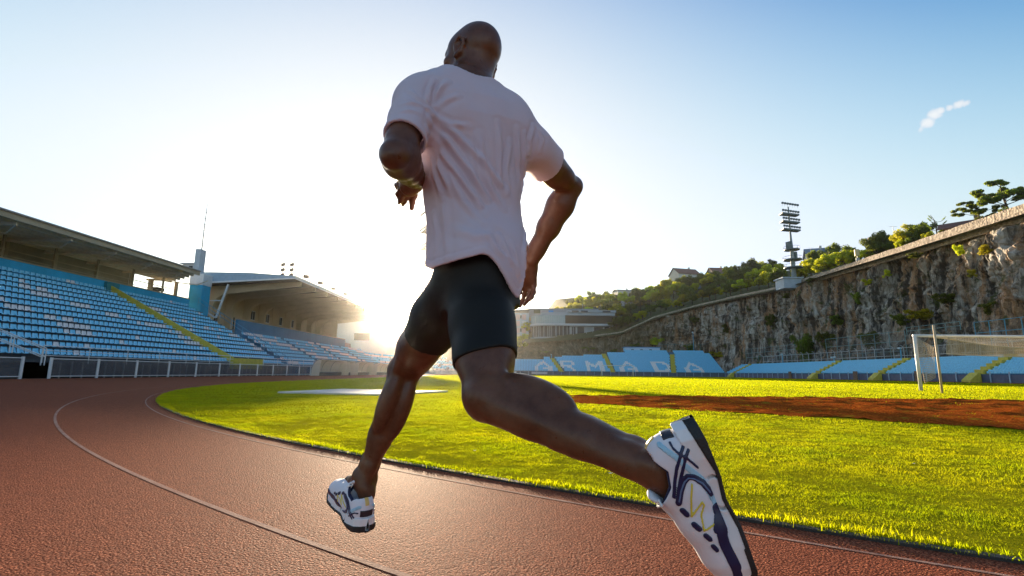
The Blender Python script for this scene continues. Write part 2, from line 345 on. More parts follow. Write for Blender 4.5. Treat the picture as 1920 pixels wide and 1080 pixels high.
p = ground_at(1714, 874, .03); petal(p[0], p[1], .045, .010, PM, 'daisy', 'tiny white daisy in the lawn right of the trailing shoe', 3)

# ---------------------------------------------------------------- west side: terraces, roofs, tower, fences
WB = paint('light blue wall', (.09, .36, .58), .7, .14, .8, bump=.15, bscale=12); WBd = paint('blue wall', (.03, .42, .72), .7, .15, .6, bump=.15, bscale=12)
CON = paint('grey concrete', (.27, .26, .25), .85, .2, .5, bump=.3, bscale=10); DCON = paint('dark concrete', (.11, .13, .15), .85, .25, .6, bump=.3, bscale=10)
CREAM = paint('cream plaster', (.62, .50, .33), .8, .1, .5, bump=.15, bscale=10); WHT = paint('white paint', (.72, .73, .75), .5, .08, 2); STEEL = paint('galvanised steel', (.42, .42, .42), .45, .12, 3, metal=.5)
ROOFM = paint('corrugated roof', (.33, .30, .26), .6, .15, 1.5); TAN = paint('tan beam', (.45, .36, .24), .7, .12, 1); YEL = paint('yellow step paint', (.55, .46, .06), .7, .2, 3); DARK = paint('dark opening', (.02, .02, .022), .6, .2); PANELB = paint('brown wall panel', (.32, .26, .18), .7, .2, .7)
SEATB = paint('blue seat', (.20, .62, .88), .45, .15, 5); SEATW = paint('white seat', (.74, .72, .74), .5, .12, 5)
HALLW = paint('bright white render', (.78, .74, .68), .7, .05, .5); GLS = paint('window glass', (.03, .04, .055), .3, .2, 1, spec=.25)
ROWS, X0, Z0, DX, DZ = 14, -29.4, 1.05, .875, .515          # front row's tread and the rise of each row
YA0, YA1, YB1 = 14., 62., 110.
def terrace(y0, y1, n, name, parent, mat, x0=X0):
    m = MB(); pts = [(x0+.45, -.02)]
    for k in range(n): pts += [(x0+.45-k*DX, Z0+k*DZ), (x0+.45-(k+1)*DX, Z0+k*DZ)]
    pts += [(x0+.45-n*DX, -.02)]
    m.prism([(x, y0, z) for x, z in pts], (0, 0, 0), (0, y1-y0, 0)); return m.build(name, mat, parent)
def bucket():
    """one stadium bucket seat facing +X: curved shell on a short bracket"""
    m = MB(); W = .43; prof = [(.20, .40, .99), (.19, .425, 1.), (.08, .405, 1.), (-.06, .40, .98), (-.14, .43, .97), (-.185, .55, .95), (-.205, .70, .86), (-.205, .735, .70)]
    n = 6; vs = []
    for x, z, s in prof:
        for j in range(n+1):
            u = j/n*2-1; vs.append((x+(.03*u*u if x < -.1 else 0), u*W/2*s, z+.035*u*u*(1 if x > -.12 else .3)))
    th = [(vx-.0, vy*.97, vz-.02) if i < 5*(n+1) else (vx-.022, vy*.97, vz) for i, (vx, vy, vz) in enumerate(vs)]
    N = len(vs); L = len(prof); f = []
    for i in range(L-1):
        for j in range(n):
            a = i*(n+1)+j; q = (a, a+1, a+n+2, a+n+1); f += [q, tuple(N+k for k in q[::-1])]
    bd = [j for j in range(n+1)]+[(i*(n+1)+n) for i in range(1, L)]+[(L-1)*(n+1)+j for j in range(n-1, -1, -1)]+[i*(n+1) for i in range(L-2, 0, -1)]
    for i in range(len(bd)): a, b = bd[i], bd[(i+1) % len(bd)]; f.append((b, a, N+a, N+b))
    m.add(vs+th, f); return m
ORD = ['', 'first', 'second', 'third', 'fourth', 'fifth', 'sixth', 'seventh', 'eighth', 'ninth', 'tenth', 'eleventh', 'twelfth', 'thirteenth', 'fourteenth', 'fifteenth', 'sixteenth', 'seventeenth', 'eighteenth', 'nineteenth', 'twentieth']
TENS = {20: 'twent', 30: 'thirt', 40: 'fort', 50: 'fift', 60: 'sixt'}
def ordinal(n):
    if n <= 20: return ORD[n]
    t = n//10*10; return TENS[t]+('ieth' if n == t else 'y-'+ORD[n-t])
ST_F, ST_B = 50.6, 48.6                                     # the yellow stairway's Y at the front and at the top
def stair_y(k): return ST_F+(ST_B-ST_F)*k/(ROWS-1)
def seats():
    src = bucket(); sb = src.build('stadium_seat', SEATB); sb.data.materials.clear(); sb.data.materials.append(SEATB)
    mb_ = sb.data; mw = mb_.copy(); mw.materials.clear(); mw.materials.append(SEATW); bpy.data.objects.remove(sb)
    rng = np.random.default_rng(12); allp = []
    for k in range(ROWS):
        x = X0-k*DX+.0; z = Z0+k*DZ
        for side in (-1, 1):                               # counted away from the yellow stairway
            for j in range(1, 72 if side < 0 else 24):
                y = stair_y(k)+side*(.60+.47*j-.235)
                if y < YA0+.3 or y > 61.4: continue
                # white seats form loose diagonal lettering across the blocks
                u = (y*.9+k*1.35); wht = (math.sin(u*.55+math.sin(k*.9)*1.2) > .80 and 2 < k < 11 and rng.random() < .8) or rng.random() < .03
                allp.append((k, side, j, x, y, z, wht))
    P = np.array([(a[3], a[4], a[5]+.5) for a in allp]); q = proj(P); vis = (q[:, 0] > -5) & (q[:, 0] < 1925); d = np.where(vis, q[:, 2], 1e9)
    order = np.argsort(d); near = set(order[:300].tolist()); V_ = []; F_ = []; M_ = []
    lv = np.array([v.co[:] for v in mb_.vertices]); lf = [tuple(p.vertices) for p in mb_.polygons]; nv = 0
    for i, (k, side, j, x, y, z, wht) in enumerate(allp):
        if i in near:
            o = bpy.data.objects.new('stadium_seat', mw if wht else mb_); COL.objects.link(o); o.location = (x, y, z); o.rotation_euler = (0, 0, rng.normal(0, .02))
            tag(o, f"{'white' if wht else 'light blue'} bucket seat, {ordinal(k+1)} row up, {ordinal(j)} seat {'left' if side < 0 else 'right'} of the yellow stairway", 'seat', 'bucket seats of the covered stand')
        else:
            V_.append(lv+np.array([x, y, z])); F_ += [tuple(nv+a for a in f) for f in lf]; M_ += [1 if wht else 0]*len(lf); nv += len(lv)
    # the lower block in front of the main stand and round the bend
    for k in range(8):
        x = X0-k*DX; z = Z0+k*DZ
        for j in range(100):
            y = 63.2+.48*j
            if any(abs(y-s) < .7 for s in (74, 86, 98)): continue
            wht = math.sin(y*.32+k*.8) > .72 or rng.random() < .05
            V_.append(lv+np.array([x, y, z])); F_ += [tuple(nv+a for a in f) for f in lf]; M_ += [1 if wht else 0]*len(lf); nv += len(lv)
    me = bpy.data.meshes.new('stadium_seats'); me.from_pydata(np.concatenate(V_).tolist(), [], F_); me.materials.append(SEATB); me.materials.append(SEATW); me.polygons.foreach_set('material_index', np.array(M_, np.int32)); me.update()
    o = bpy.data.objects.new('stadium_seats', me); COL.objects.link(o); tag(o, 'rows of small blue and white seats farther along the western terraces', 'seats', kind='stuff')
seats()
# ---- covered stand
A = empty('covered_stand', (-36, 38, 0), 0, 'long blue stand under a flat tan roof at the left', 'grandstand')
def into(parent, o):
    o.parent = parent; o.matrix_parent_inverse = Matrix.Translation(-Vector(parent.location)); return o
class Group:
    """builds parts in world coordinates under a thing whose base is elsewhere"""
    def __init__(s, root): s.r = root
    def __call__(s, mb, name, mat, **kw):
        o = mb.build(name, mat, None, **kw); return into(s.r, o)
PA = Group(A)
into(A, terrace(YA0, YA1, ROWS, 'terrace', None, DCON))
XB = X0+.45-ROWS*DX                                        # top of the terrace
m = MB(); m.bb((XB-.25, YA0, 7.6), (XB, YA1-1.5, 9.15)); PA(m, 'parapet', WBd)
m = MB(); m.bb((XB-.32, YA0, 9.153), (XB+.06, YA1-1.5, 9.24)); PA(m, 'parapet_cap', TAN)
m = MB(); m.bb((XB-3.4, YA0, 7.4), (XB-.253, YA1, 7.55)); PA(m, 'concourse_floor', CON)
XW = -45.2; m = MB(); m.bb((XW-.3, YA0, 7.553), (XW, 55.6, 11.7)); PA(m, 'panel_wall', PANELB)
for y in np.arange(18, 58, 4.7): m = MB(); m.bb((XW+.003, y, 7.553), (XW+.16, y+.28, 11.6)); PA(m, 'pilaster', TAN)
m = MB(); m.bar((-43.2, YA0, 10.35), (-43.2, 60, 10.35), .07); PA(m, 'handrail', TAN); m = MB(); m.bar((-43.2, YA0, 9.85), (-43.2, 60, 9.85), .05); PA(m, 'handrail', TAN)
for y in list(np.arange(16, 60, 4.7)): m = MB(); m.bb((-43.3, y, 7.553), (-43.14, y+.16, 11.55)); PA(m, 'post', TAN)
PALE = paint('pale steel', (.80, .70, .54), .6, .1)
# roof: thin corrugated deck, front fascia, sloping purlins and triangular brackets
yf, yb = 57.0, 63.5
m = MB(); m.prism([(-38, YA0, 11.80), (-38, yf, 11.80), (-46.5, yb, 11.86), (-46.5, YA0, 11.86)], (0, 0, 0), (0, 0, .12)); rf = PA(m, 'roof', paint('tan corrugated deck', (.40, .35, .28), .6, .2, 1.5))
m = MB(); m.bb((-38.06, YA0, 11.50), (-37.94, yf, 12.02)); PA(m, 'fascia', TAN)
m = MB(); m.bb((-37.935, YA0, 11.94), (-37.80, yf, 12.06)); PA(m, 'gutter', ROOFM)
for i, x in enumerate(np.arange(-39.2, -46, -1.15)):
    ye = yf+(yb-yf)*(-38-x)/8.5-.2; m = MB(); m.bb((x-.08, YA0, 11.52), (x+.08, ye, 11.797)); PA(m, 'purlin', PALE)
for y in np.arange(17, 62, 4.7):
    m = MB(); xs = -39.0 if y < 58 else -44
    m.bar((-38.3 if y < 57 else -44, y, 11.36), (-46, y, 11.40), .16, .22); m.bar((-44.2, y, 11.28), (-40.6, y+1.4, 11.02), .10); m.bar((-40.6, y+1.4, 11.02), (-38.4, y, 11.30), .10); PA(m, 'rafter', PALE)
m = MB(); m.bb((-45.4, 58.8, 7.553), (-45.0, 59.2, 11.4)); PA(m, 'pillar', TAN); m = MB(); m.bb((-43.4, 60.6, 7.553), (-43.1, 60.9, 11.4)); PA(m, 'pillar', TAN)
m = MB(); m.bb((-45.6, 59.4, 9.5), (-44.6, 60.6, 9.9)); m.bb((-45.6, 59.4, 10.1), (-44.6, 60.6, 10.5)); PA(m, 'loudspeaker', DARK)
# yellow stairway down through the rows
m = MB()
for k in range(ROWS):
    x = X0+.45-k*DX; y = stair_y(k); m.bb((x-DX, y-.42, Z0+k*DZ-.2), (x-.02, y+.42, Z0+k*DZ+.10)); m.bb((x-DX*.5, y-.42, Z0+k*DZ+.103), (x-.02+.01-DX*.55+DX*.5, y+.42, Z0+k*DZ+.104)) if 0 else None
st = PA(m, 'stairway', DCON)
m = MB(); a_ = np.array([X0+.3, ST_F-.42, Z0]); b_ = np.array([XB+.35, ST_B-.42, Z0+(ROWS-1)*DZ+.15]); n_ = np.array([0, 0, 1.])
m.prism([a_+n_*.15, b_+n_*.15, b_+n_*.82, a_+n_*.82], (0, 0, 0), (0, .24, 0)); PA(m, 'yellow_kerb', YEL)
m = MB(); m.bb((X0+.453, 49.6, .7), (X0+1.2, 54.5, 1.75)); PA(m, 'landing', YEL)
m = MB(); m.bb((XB+.002, ST_B-.9, 8.0), (XB+.35, ST_B+.6, 9.05)); PA(m, 'gate_panel', paint('teal panel', (.03, .22, .26), .6, .2))
# rails in front of the first row and the steps at the left
def rails(name, pts, zs, parent, r=.028, mat=WHT, post=None):
    m = MB()
    for z in zs:
        for a, b in zip(pts[:-1], pts[1:]): m.tube([(a[0], a[1], a[2]+z), (b[0], b[1], b[2]+z)], r, 6)
    if post:
        for a, b in zip(pts[:-1], pts[1:]):
            L = math.dist(a, b); n = max(1, int(L/post))
            for i in range(n+1):
                t = i/n; p = [a[j]+(b[j]-a[j])*t for j in range(3)]; m.tube([(p[0], p[1], p[2]), (p[0], p[1], p[2]+zs[-1])], r, 6)
    o = m.build(name, mat, None); return into(parent, o) if parent is not None else o
rails('railing', [(X0+.75, 29.6, .9), (X0+.75, YA1, .9)], (.45, .75, 1.05), A, .026, WHT, 3.2)
rails('railing', [(X0+.3, 62.2, 1.2), (XB, 62.2, 8.6)], (.5, 1.0), A, .03, WB, 1.6)
rails('railing', [(X0+.8, 29.5, .75), (X0-.9, 27.2, 2.1), (X0-.9, 25, 2.1)], (.5, 1.0), A, .03, WHT, 1.5)
rails('railing', [(X0+1.5, 29.0, .75), (X0-.2, 26.7, 2.1), (X0-.2, 24.5, 2.1)], (.5, 1.0), A, .03, WHT, 1.5)
m = MB(); m.bb((X0+.47, YA0, -.01), (X0+.62, 28.4, .55)); PA(m, 'base_wall', DARK)
# ---- stair tower between the stands
T = empty('stair_tower', (-40.8, 60.6, 0), 0, 'blue and white stair tower with tall fin between the two left stands', 'tower'); PT = Group(T)
m = MB(); m.bb((-42.7, 62.4, 0), (-41.0, 64.1, 11.3)); PT(m, 'shaft', WBd); m = MB(); m.bb((-42.75, 62.35, 11.303), (-40.95, 64.15, 12.75)); PT(m, 'upper_wall', WHT)
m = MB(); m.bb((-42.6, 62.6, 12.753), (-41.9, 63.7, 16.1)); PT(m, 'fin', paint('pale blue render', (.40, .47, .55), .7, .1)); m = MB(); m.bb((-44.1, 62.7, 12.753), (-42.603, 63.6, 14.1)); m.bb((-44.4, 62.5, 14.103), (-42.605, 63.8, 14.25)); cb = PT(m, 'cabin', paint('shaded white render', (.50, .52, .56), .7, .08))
m = MB(); m.bb((-43.3, 62.67, 13.3), (-42.8, 62.697, 13.85)); PT(m, 'window', DARK)
m = MB(); m.tube([(-42.2, 63.2, 16.1), (-42.2, 63.2, 19.4), (-42.15, 63.2, 22.4)], [.09, .07, .05], 6)
for z in (18, 18.8, 19.6, 20.4, 21.2): m.tube([(-42.5, 63.2, z), (-41.9, 63.2, z)], .035, 5)
PT(m, 'antenna', STEEL)
# ---- main stand: cantilevered roof on curved beams
B = empty('main_stand', (-37, 86, 0), 0, 'cream main stand with cantilevered roof on curved beams beyond the tower', 'grandstand'); PB = Group(B)
into(B, terrace(YA1+.02, YB1+2, 8, 'terrace', None, paint('blue terrace concrete', (.07, .20, .33), .8, .2, .8)))
m = MB(); m.bb((-37.2, 64, 4.6), (-36.9, 104, 7.05)); PB(m, 'parapet', paint('deep blue parapet', (.05, .20, .36), .7, .15, .6)); m = MB(); m.bb((-43., 107.6, 5.8), (-40.2, 107.95, 11.6)); PB(m, 'end_wall', CREAM); m = MB(); m.bb((-37.2, 104, 4.6), (-36.9, 107.59, 6.4)); PB(m, 'parapet', CON); m = MB(); m.bb((-37.26, 64, 7.053), (-36.84, 104, 7.15)); PB(m, 'parapet_cap', TAN)
m = MB(); m.bb((-43, 64, 5.6), (-37.203, 108, 5.8)); PB(m, 'gallery_floor', CON)
m = MB(); m.bb((-43.3, 65.6, 5.8), (-43.0, 108, 12.2)); wallB = PB(m, 'gallery_wall', CREAM)
yR0, yR1 = 64.2, 108.6
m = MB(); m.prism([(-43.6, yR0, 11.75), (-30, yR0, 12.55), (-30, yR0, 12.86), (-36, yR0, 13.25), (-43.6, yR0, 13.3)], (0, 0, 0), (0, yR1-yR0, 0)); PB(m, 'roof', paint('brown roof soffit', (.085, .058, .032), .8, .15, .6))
m = MB(); m.prism([(-43.65, yR0-.06, 11.95), (-29.94, yR0-.06, 12.62), (-29.94, yR0-.06, 12.90), (-36, yR0-.06, 13.30), (-43.65, yR0-.06, 13.35)], (0, 0, 0), (0, .055, 0)); PB(m, 'gable_fascia', paint('blue grey fascia', (.30, .42, .54), .6, .1))
m = MB(); m.prism([(-43.65, yR0-.1, 11.70), (-29.92, yR0-.1, 12.50), (-29.92, yR0-.1, 12.66), (-43.65, yR0-.1, 11.95)], (0, 0, 0), (0, .09, 0)); PB(m, 'gable_trim', WHT)
m = MB(); m.bb((-29.997, yR0, 12.50), (-29.90, yR1, 12.95)); PB(m, 'eave', WHT)
for i, y in enumerate(np.arange(66.5, 108, 4.6)):
    # column rising and curving forward into a tapered beam
    pr = [(-42.95, 5.8)]+[(-42.95, 10.0)]; inner = [(-42.0, 5.8), (-42.0, 9.6)]
    arc = [(-42.0+2.2*(1-math.cos(a)), 9.2+1.65*math.sin(a)) for a in np.linspace(0, math.pi/2, 8)]
    poly = [(-42.95, 5.8), (-42.0, 5.8)]+arc+[(-30.3, 11.98), (-30.3, 12.54), (-42.95, 11.80)]
    m = MB(); m.prism([(x, y, z) for x, z in poly], (0, 0, 0), (0, .55, 0)); PB(m, 'curved_beam', CREAM)
for i, y in enumerate((75.6, 80.2, 84.8, 89.4)):
    m = MB(); m.bb((-42.997, y+1.4, 8.4), (-42.94, y+3.6, 9.9)); fr = PB(m, 'window', WHT); m = MB()
    for j in range(3): m.bb((-42.937, y+1.5+.70*j, 8.5), (-42.93, y+2.10+.70*j, 9.8))
    o = m.build('pane', GLS); o.parent = fr; 
for y in (67.6, 71.8): m = MB(); m.bb((-42.997, y+.6, 5.803), (-42.95, y+1.8, 8.3)); PB(m, 'door', DARK)
m = MB(); m.bar((-40.2, 64.6, 7.3), (-39.0, 64.6, 11.8), .22); m.bar((-42.6, 64.6, 9.6), (-39.6, 64.6, 9.6), .14); m.bar((-42.5, 64.6, 8.6), (-40.2, 64.6, 7.3), .16); PB(m, 'end_frame', WHT)
for y, z in ((66.2, 14.9), (66.2, 14.1), (68.0, 14.9), (68.0, 14.1)):
    pass
LAMPB = paint('black lamp housing', (.03, .03, .035), .4, .2)
m = MB(); m.tube([(-32.2, 65.2, 13), (-32.2, 65.2, 14.75)], .05, 6); m.tube([(-31.0, 65.2, 13), (-31.0, 65.2, 14.75)], .05, 6); m.bar((-32.4, 65.2, 14.72), (-30.8, 65.2, 14.72), .05); m.bar((-32.4, 65.2, 14.0), (-30.8, 65.2, 14.0), .05); fr = PB(m, 'lamp_rack', STEEL)
for x in (-32.2, -31.0):
    for z in (14.62, 13.9, 13.2):
        m = MB(); m.prism([(x-.2, 65.0, z-.22), (x+.3, 64.85, z-.15), (x+.3, 64.85, z+.22), (x-.2, 65.0, z+.1)], (0, 0, 0), (0, .35, 0)); PB(m, 'floodlight', LAMPB)
for y in (67.6, 72.6, 77.8, 83.2, 88.8):
    m = MB(); m.tube([(-30.1, y, 12.9), (-30.1, y, 13.35)], .04, 6); m.prism([(-30.4, y-.2, 13.3), (-29.7, y-.2, 13.2), (-29.7, y-.2, 13.65), (-30.3, y-.2, 13.75)], (0, 0, 0), (0, .45, 0)); PB(m, 'floodlight', LAMPB)
for ys in (74, 86, 98):
    m = MB()
    for k in range(8): x = X0+.45-k*DX; m.bb((x-DX*.8, ys-.35, Z0+k*DZ+.003), (x-.1, ys+.35, Z0+k*DZ+.06))
    PB(m, 'stairway', YEL)
rails('railing', [(X0+.75, 62.6, .9), (X0+.75, 111, .9)], (.45, .75, 1.05), B, .026, WHT, 3.2)
# ---- open terrace curving round the far bend on the left
N_ = empty('bend_terrace', (-26, 132, 0), 0, 'low open terrace curving round the far left bend in sun haze', 'terrace'); PN = Group(N_)
def curve_terrace():
    path = np.array([(-29.0, 112.5), (-29.0, 122), (-27.6, 131), (-23.5, 140), (-17, 147.5), (-9, 152.6), (-4.6, 154.4)])
    d = np.gradient(path, axis=0); nrm_ = np.stack([-d[:, 1], d[:, 0]], 1); nrm_ /= np.linalg.norm(nrm_, axis=1, keepdims=True); K = 8
    m = MB(); sgn = 1
    prof = [(0, -.02)]
    for k in range(K): prof += [(k*.85, 1.0+k*.47), ((k+1)*.85, 1.0+k*.47)]
    prof += [(K*.85, -.02)]
    V_ = [(*(path[i]+nrm_[i]*o), z) for i in range(len(path)) for o, z in prof]; n = len(prof)
    F_ = [(i*n+j, i*n+j+1, (i+1)*n+j+1, (i+1)*n+j) for i in range(len(path)-1) for j in range(n-1)]+[tuple(range(n)), tuple((len(path)-1)*n+j for j in range(n))]
    m.add(V_, F_); PN(m, 'steps', paint('grey blue terrace', (.19, .25, .31), .8, .25, .6))
    m2 = MB(); m2.mi = 0
    for k in range(K):
        m2.mi = 0 if k % 3 else 1
        for i in range(len(path)-1):
            L = math.dist(path[i], path[i+1]); c = int(L/1.0)
            for t in range(c):
                if (k*7+t*3+i) % 11 < 2: continue
                p = path[i]+(path[i+1]-path[i])*(t+.5)/c; q = nrm_[i]+(nrm_[i+1]-nrm_[i])*(t+.5)/c; ctr = p+q*(k*.85+.45); a = math.atan2(q[1], q[0])
                m2.box((ctr[0], ctr[1], 1.0+k*.47+.28), (.35, .8, .5), a)
    o = m2.build('stadium_seats', [SEATB, SEATW]); tag(o, 'rows of small blue and white seats round the far left bend', 'seats', kind='stuff')
curve_terrace()
# ---- white hall beyond the bend, sunlit from behind
HL = empty('white_hall', (-46, 150, 0), 0, 'white hall with one dark window beyond the bend under the roof tip', 'building'); PH = Group(HL)
m = MB(); m.bb((-64, 147, 0), (-39.6, 160, 15.2)); PH(m, 'wall', HALLW); m = MB(); m.bb((-66, 145.5, 15.203), (-38.9, 161, 15.9)); PH(m, 'roof', HALLW); m = MB(); m.bb((-49.5, 146.93, 9.6), (-45, 146.99, 11.6)); PH(m, 'window', DARK)
# ---- perimeter fence: framed mesh panels on white posts
def mesh_mat():
    t = NT('fence mesh'); t.l(t.ramp(t.noise(t.coord(), 3, 3, .6), [(.3, (.10, .10, .115)), (.7, (.17, .17, .19))]), t.b.inputs['Base Color']); t.set(Roughness=.6)
    tr = t.n('ShaderNodeBsdfTransparent'); mx = t.n('ShaderNodeMixShader'); mx.inputs[0].default_value = .52; t.l(t.b.outputs[0], mx.inputs[1]); t.l(tr.outputs[0], mx.inputs[2]); t.l(mx.outputs[0], t.out.inputs[0]); return t.m
MESH = mesh_mat(); XF = -27.5
def perimeter(y0, y1, label, step=3.3, poster=None):
    r = empty('perimeter_fence', (XF, y0, 0), 0, label, 'fence', 'white fence runs along the left side of the track'); G = Group(r); n = max(1, round((y1-y0)/step)); st = (y1-y0)/n
    for i in range(n+1):
        y = y0+i*st; m = MB(); m.bb((XF-.05, y-.06, -.01), (XF+.05, y+.06, 1.22)); G(m, 'post', WHT)
    for z in (1.15, .14): m = MB(); m.bar((XF, y0+.063, z), (XF, y1-.063, z), .05); G(m, 'rail', WHT)
    for i in range(n):
        a, b = y0+i*st+.1, y0+(i+1)*st-.1; m = MB(); m.bb((XF-.008, a, .18), (XF+.008, b, 1.11)); p = G(m, 'mesh_panel', MESH)
        for t in (.25, .5, .75): m = MB(); y = a+(b-a)*t; m.bb((XF-.25, y-.03, .0), (XF-.19, y+.03, 1.0)); G(m, 'stake', STEEL)
    if poster:
        m = MB(); m.bb((XF+.012, poster-.7, .55), (XF+.03, poster+.7, 1.1)); q = G(m, 'poster', paint('magenta board', (.30, .03, .17), .6, .2, 4)); m = MB(); m.bb((XF+.012, poster-.7, .18), (XF+.03, poster+.7, .545)); G(m, 'poster_foot', paint('grey blue board', (.25, .30, .36), .6, .1))
perimeter(19.5, 27.3, 'short fence run with a magenta poster at the far left edge', 3.3, 25.2)
perimeter(29.0, 72., 'long white framed mesh fence along the foot of the covered stand')
m = MB(); m.bb((XF-1.6, 19, -.01), (XF-1.45, 60, .95)); o = m.build('terrace_wall', DCON); tag(o, 'dark low wall behind the white fence at the foot of the left terraces', 'wall')
# ---- white curved shelters by the track
def shelter_mat():
    t = NT('milky shelter sheet'); t.l(t.ramp(t.noise(t.coord(), 2, 3, .5), [(.3, (.70, .66, .60)), (.7, (.78, .74, .68))]), t.b.inputs['Base Color']); t.set(Roughness=.35)
    tr = t.n('ShaderNodeBsdfTranslucent'); tr.inputs[0].default_value = (.85, .78, .66, 1); mx = t.n('ShaderNodeMixShader'); mx.inputs[0].default_value = .5; t.l(t.b.outputs[0], mx.inputs[1]); t.l(tr.outputs[0], mx.inputs[2]); t.l(mx.outputs[0], t.out.inputs[0]); return t.m
SH = shelter_mat()
def shelter(x, y, L, label):
    r = empty('team_shelter', (x, y, 0), 0, label, 'shelter', 'curved team shelters beside the track'); pr = [(-.9+1.7*math.sin(a)*.95, .25+1.75*math.sin(a)) if 0 else (-.95+.95*(1-math.cos(a)), .45+1.45*math.sin(a)) for a in np.linspace(0, 1.75, 12)]
    m = MB(); n = len(pr); out = [(a, b) for a, b in pr]; inn = [(a+.03*math.cos(t), b-.03) for (a, b), t in zip(pr, np.linspace(0, 1.75, n))]
    poly = out+inn[::-1]; m.prism([(a, 0, b) for a, b in poly], (0, 0, 0), (0, L, 0)); o = m.build('canopy', SH, r, smooth=False)
    for yy in (0.02, L-.06):
        m = MB(); m.prism([(-.95, yy, .05), (.0, yy, .05)]+[(a, yy, b-.04) for a, b in pr[::-1]], (0, 0, 0), (0, .03, 0)); m.build('end_panel', SH, r)
    for yy in np.linspace(.0, L, 4): m = MB(); m.tube([(a+.02, yy, b-.03) for a, b in pr], .035, 6); m.tube([(-.93, yy, 0), (-.93, yy, .5)], .035, 6); m.build('rib', STEEL, r)
    m = MB(); m.bb((-.85, .1, .02), (-.45, L-.1, .42)); m.build('bench', paint('dark bench', (.06, .06, .07), .6), r)
    m = MB(); m.bb((-.95, .05, .06), (-.91, L-.05, .46)); m.build('kickboard', paint('blue grey kickboard', (.22, .28, .36), .6), r)
shelter(-23.2, 57.6, 8.6, 'milky curved shelter nearest the white fence end'); shelter(-23.2, 67.4, 2.2, 'narrow milky shelter between the two long ones'); shelter(-23.2, 71.2, 7.0, 'milky curved shelter second to the left of the forward knee'); shelter(-23.2, 80.5, 8., 'milky curved shelter half hidden by the forward knee')
# ---------------------------------------------------------------- far (north) stand with its lettering, east stand, goals
NB = empty('lettered_stand', (28, 156, 0), 0, 'far blue stand with ARMADA spelled in white seats', 'grandstand'); PNB = Group(NB)
NX0, NX1, NY, NZ, NDX, NDZ = -6.5, 62.0, 155.0, 1.15, .85, .445
def n_rows(x):                                            # how many rows stand at this place along the stand
    return 8 if x < 7 else 10 if x < 13 else 11 if x < 20 else 12 if x < 26 else 14 if x < 34 else 17 if x < 46 else 16 if x < 60 else 14
LET = {'A': ["....#....", "...###...", "..##.##..", ".##...##.", "##.....##", "##..#####", "##.....##"], 'R': ["#######..", "##....##.", "##....##.", "######...", "##..##...", "##...##..", "##....##."],
       'M': ["##.....##", "###...###", "####.####", "##.###.##", "##..#..##", "##.....##", "##.....##"], 'D': ["#######..", "##....##.", "##.....##", "##.....##", "##.....##", "##....##.", "#######.."]}
LX = {0: ('A', 6.7), 1: ('R', 14.6), 2: ('M', 22.6), 3: ('A', 33.0), 4: ('D', 43.4), 5: ('A', 53.0)}
NST = [(12.2, 9.0), (27.8, 27.0), (46.2, 49.0)]              # stairways: x at the front row and at the top
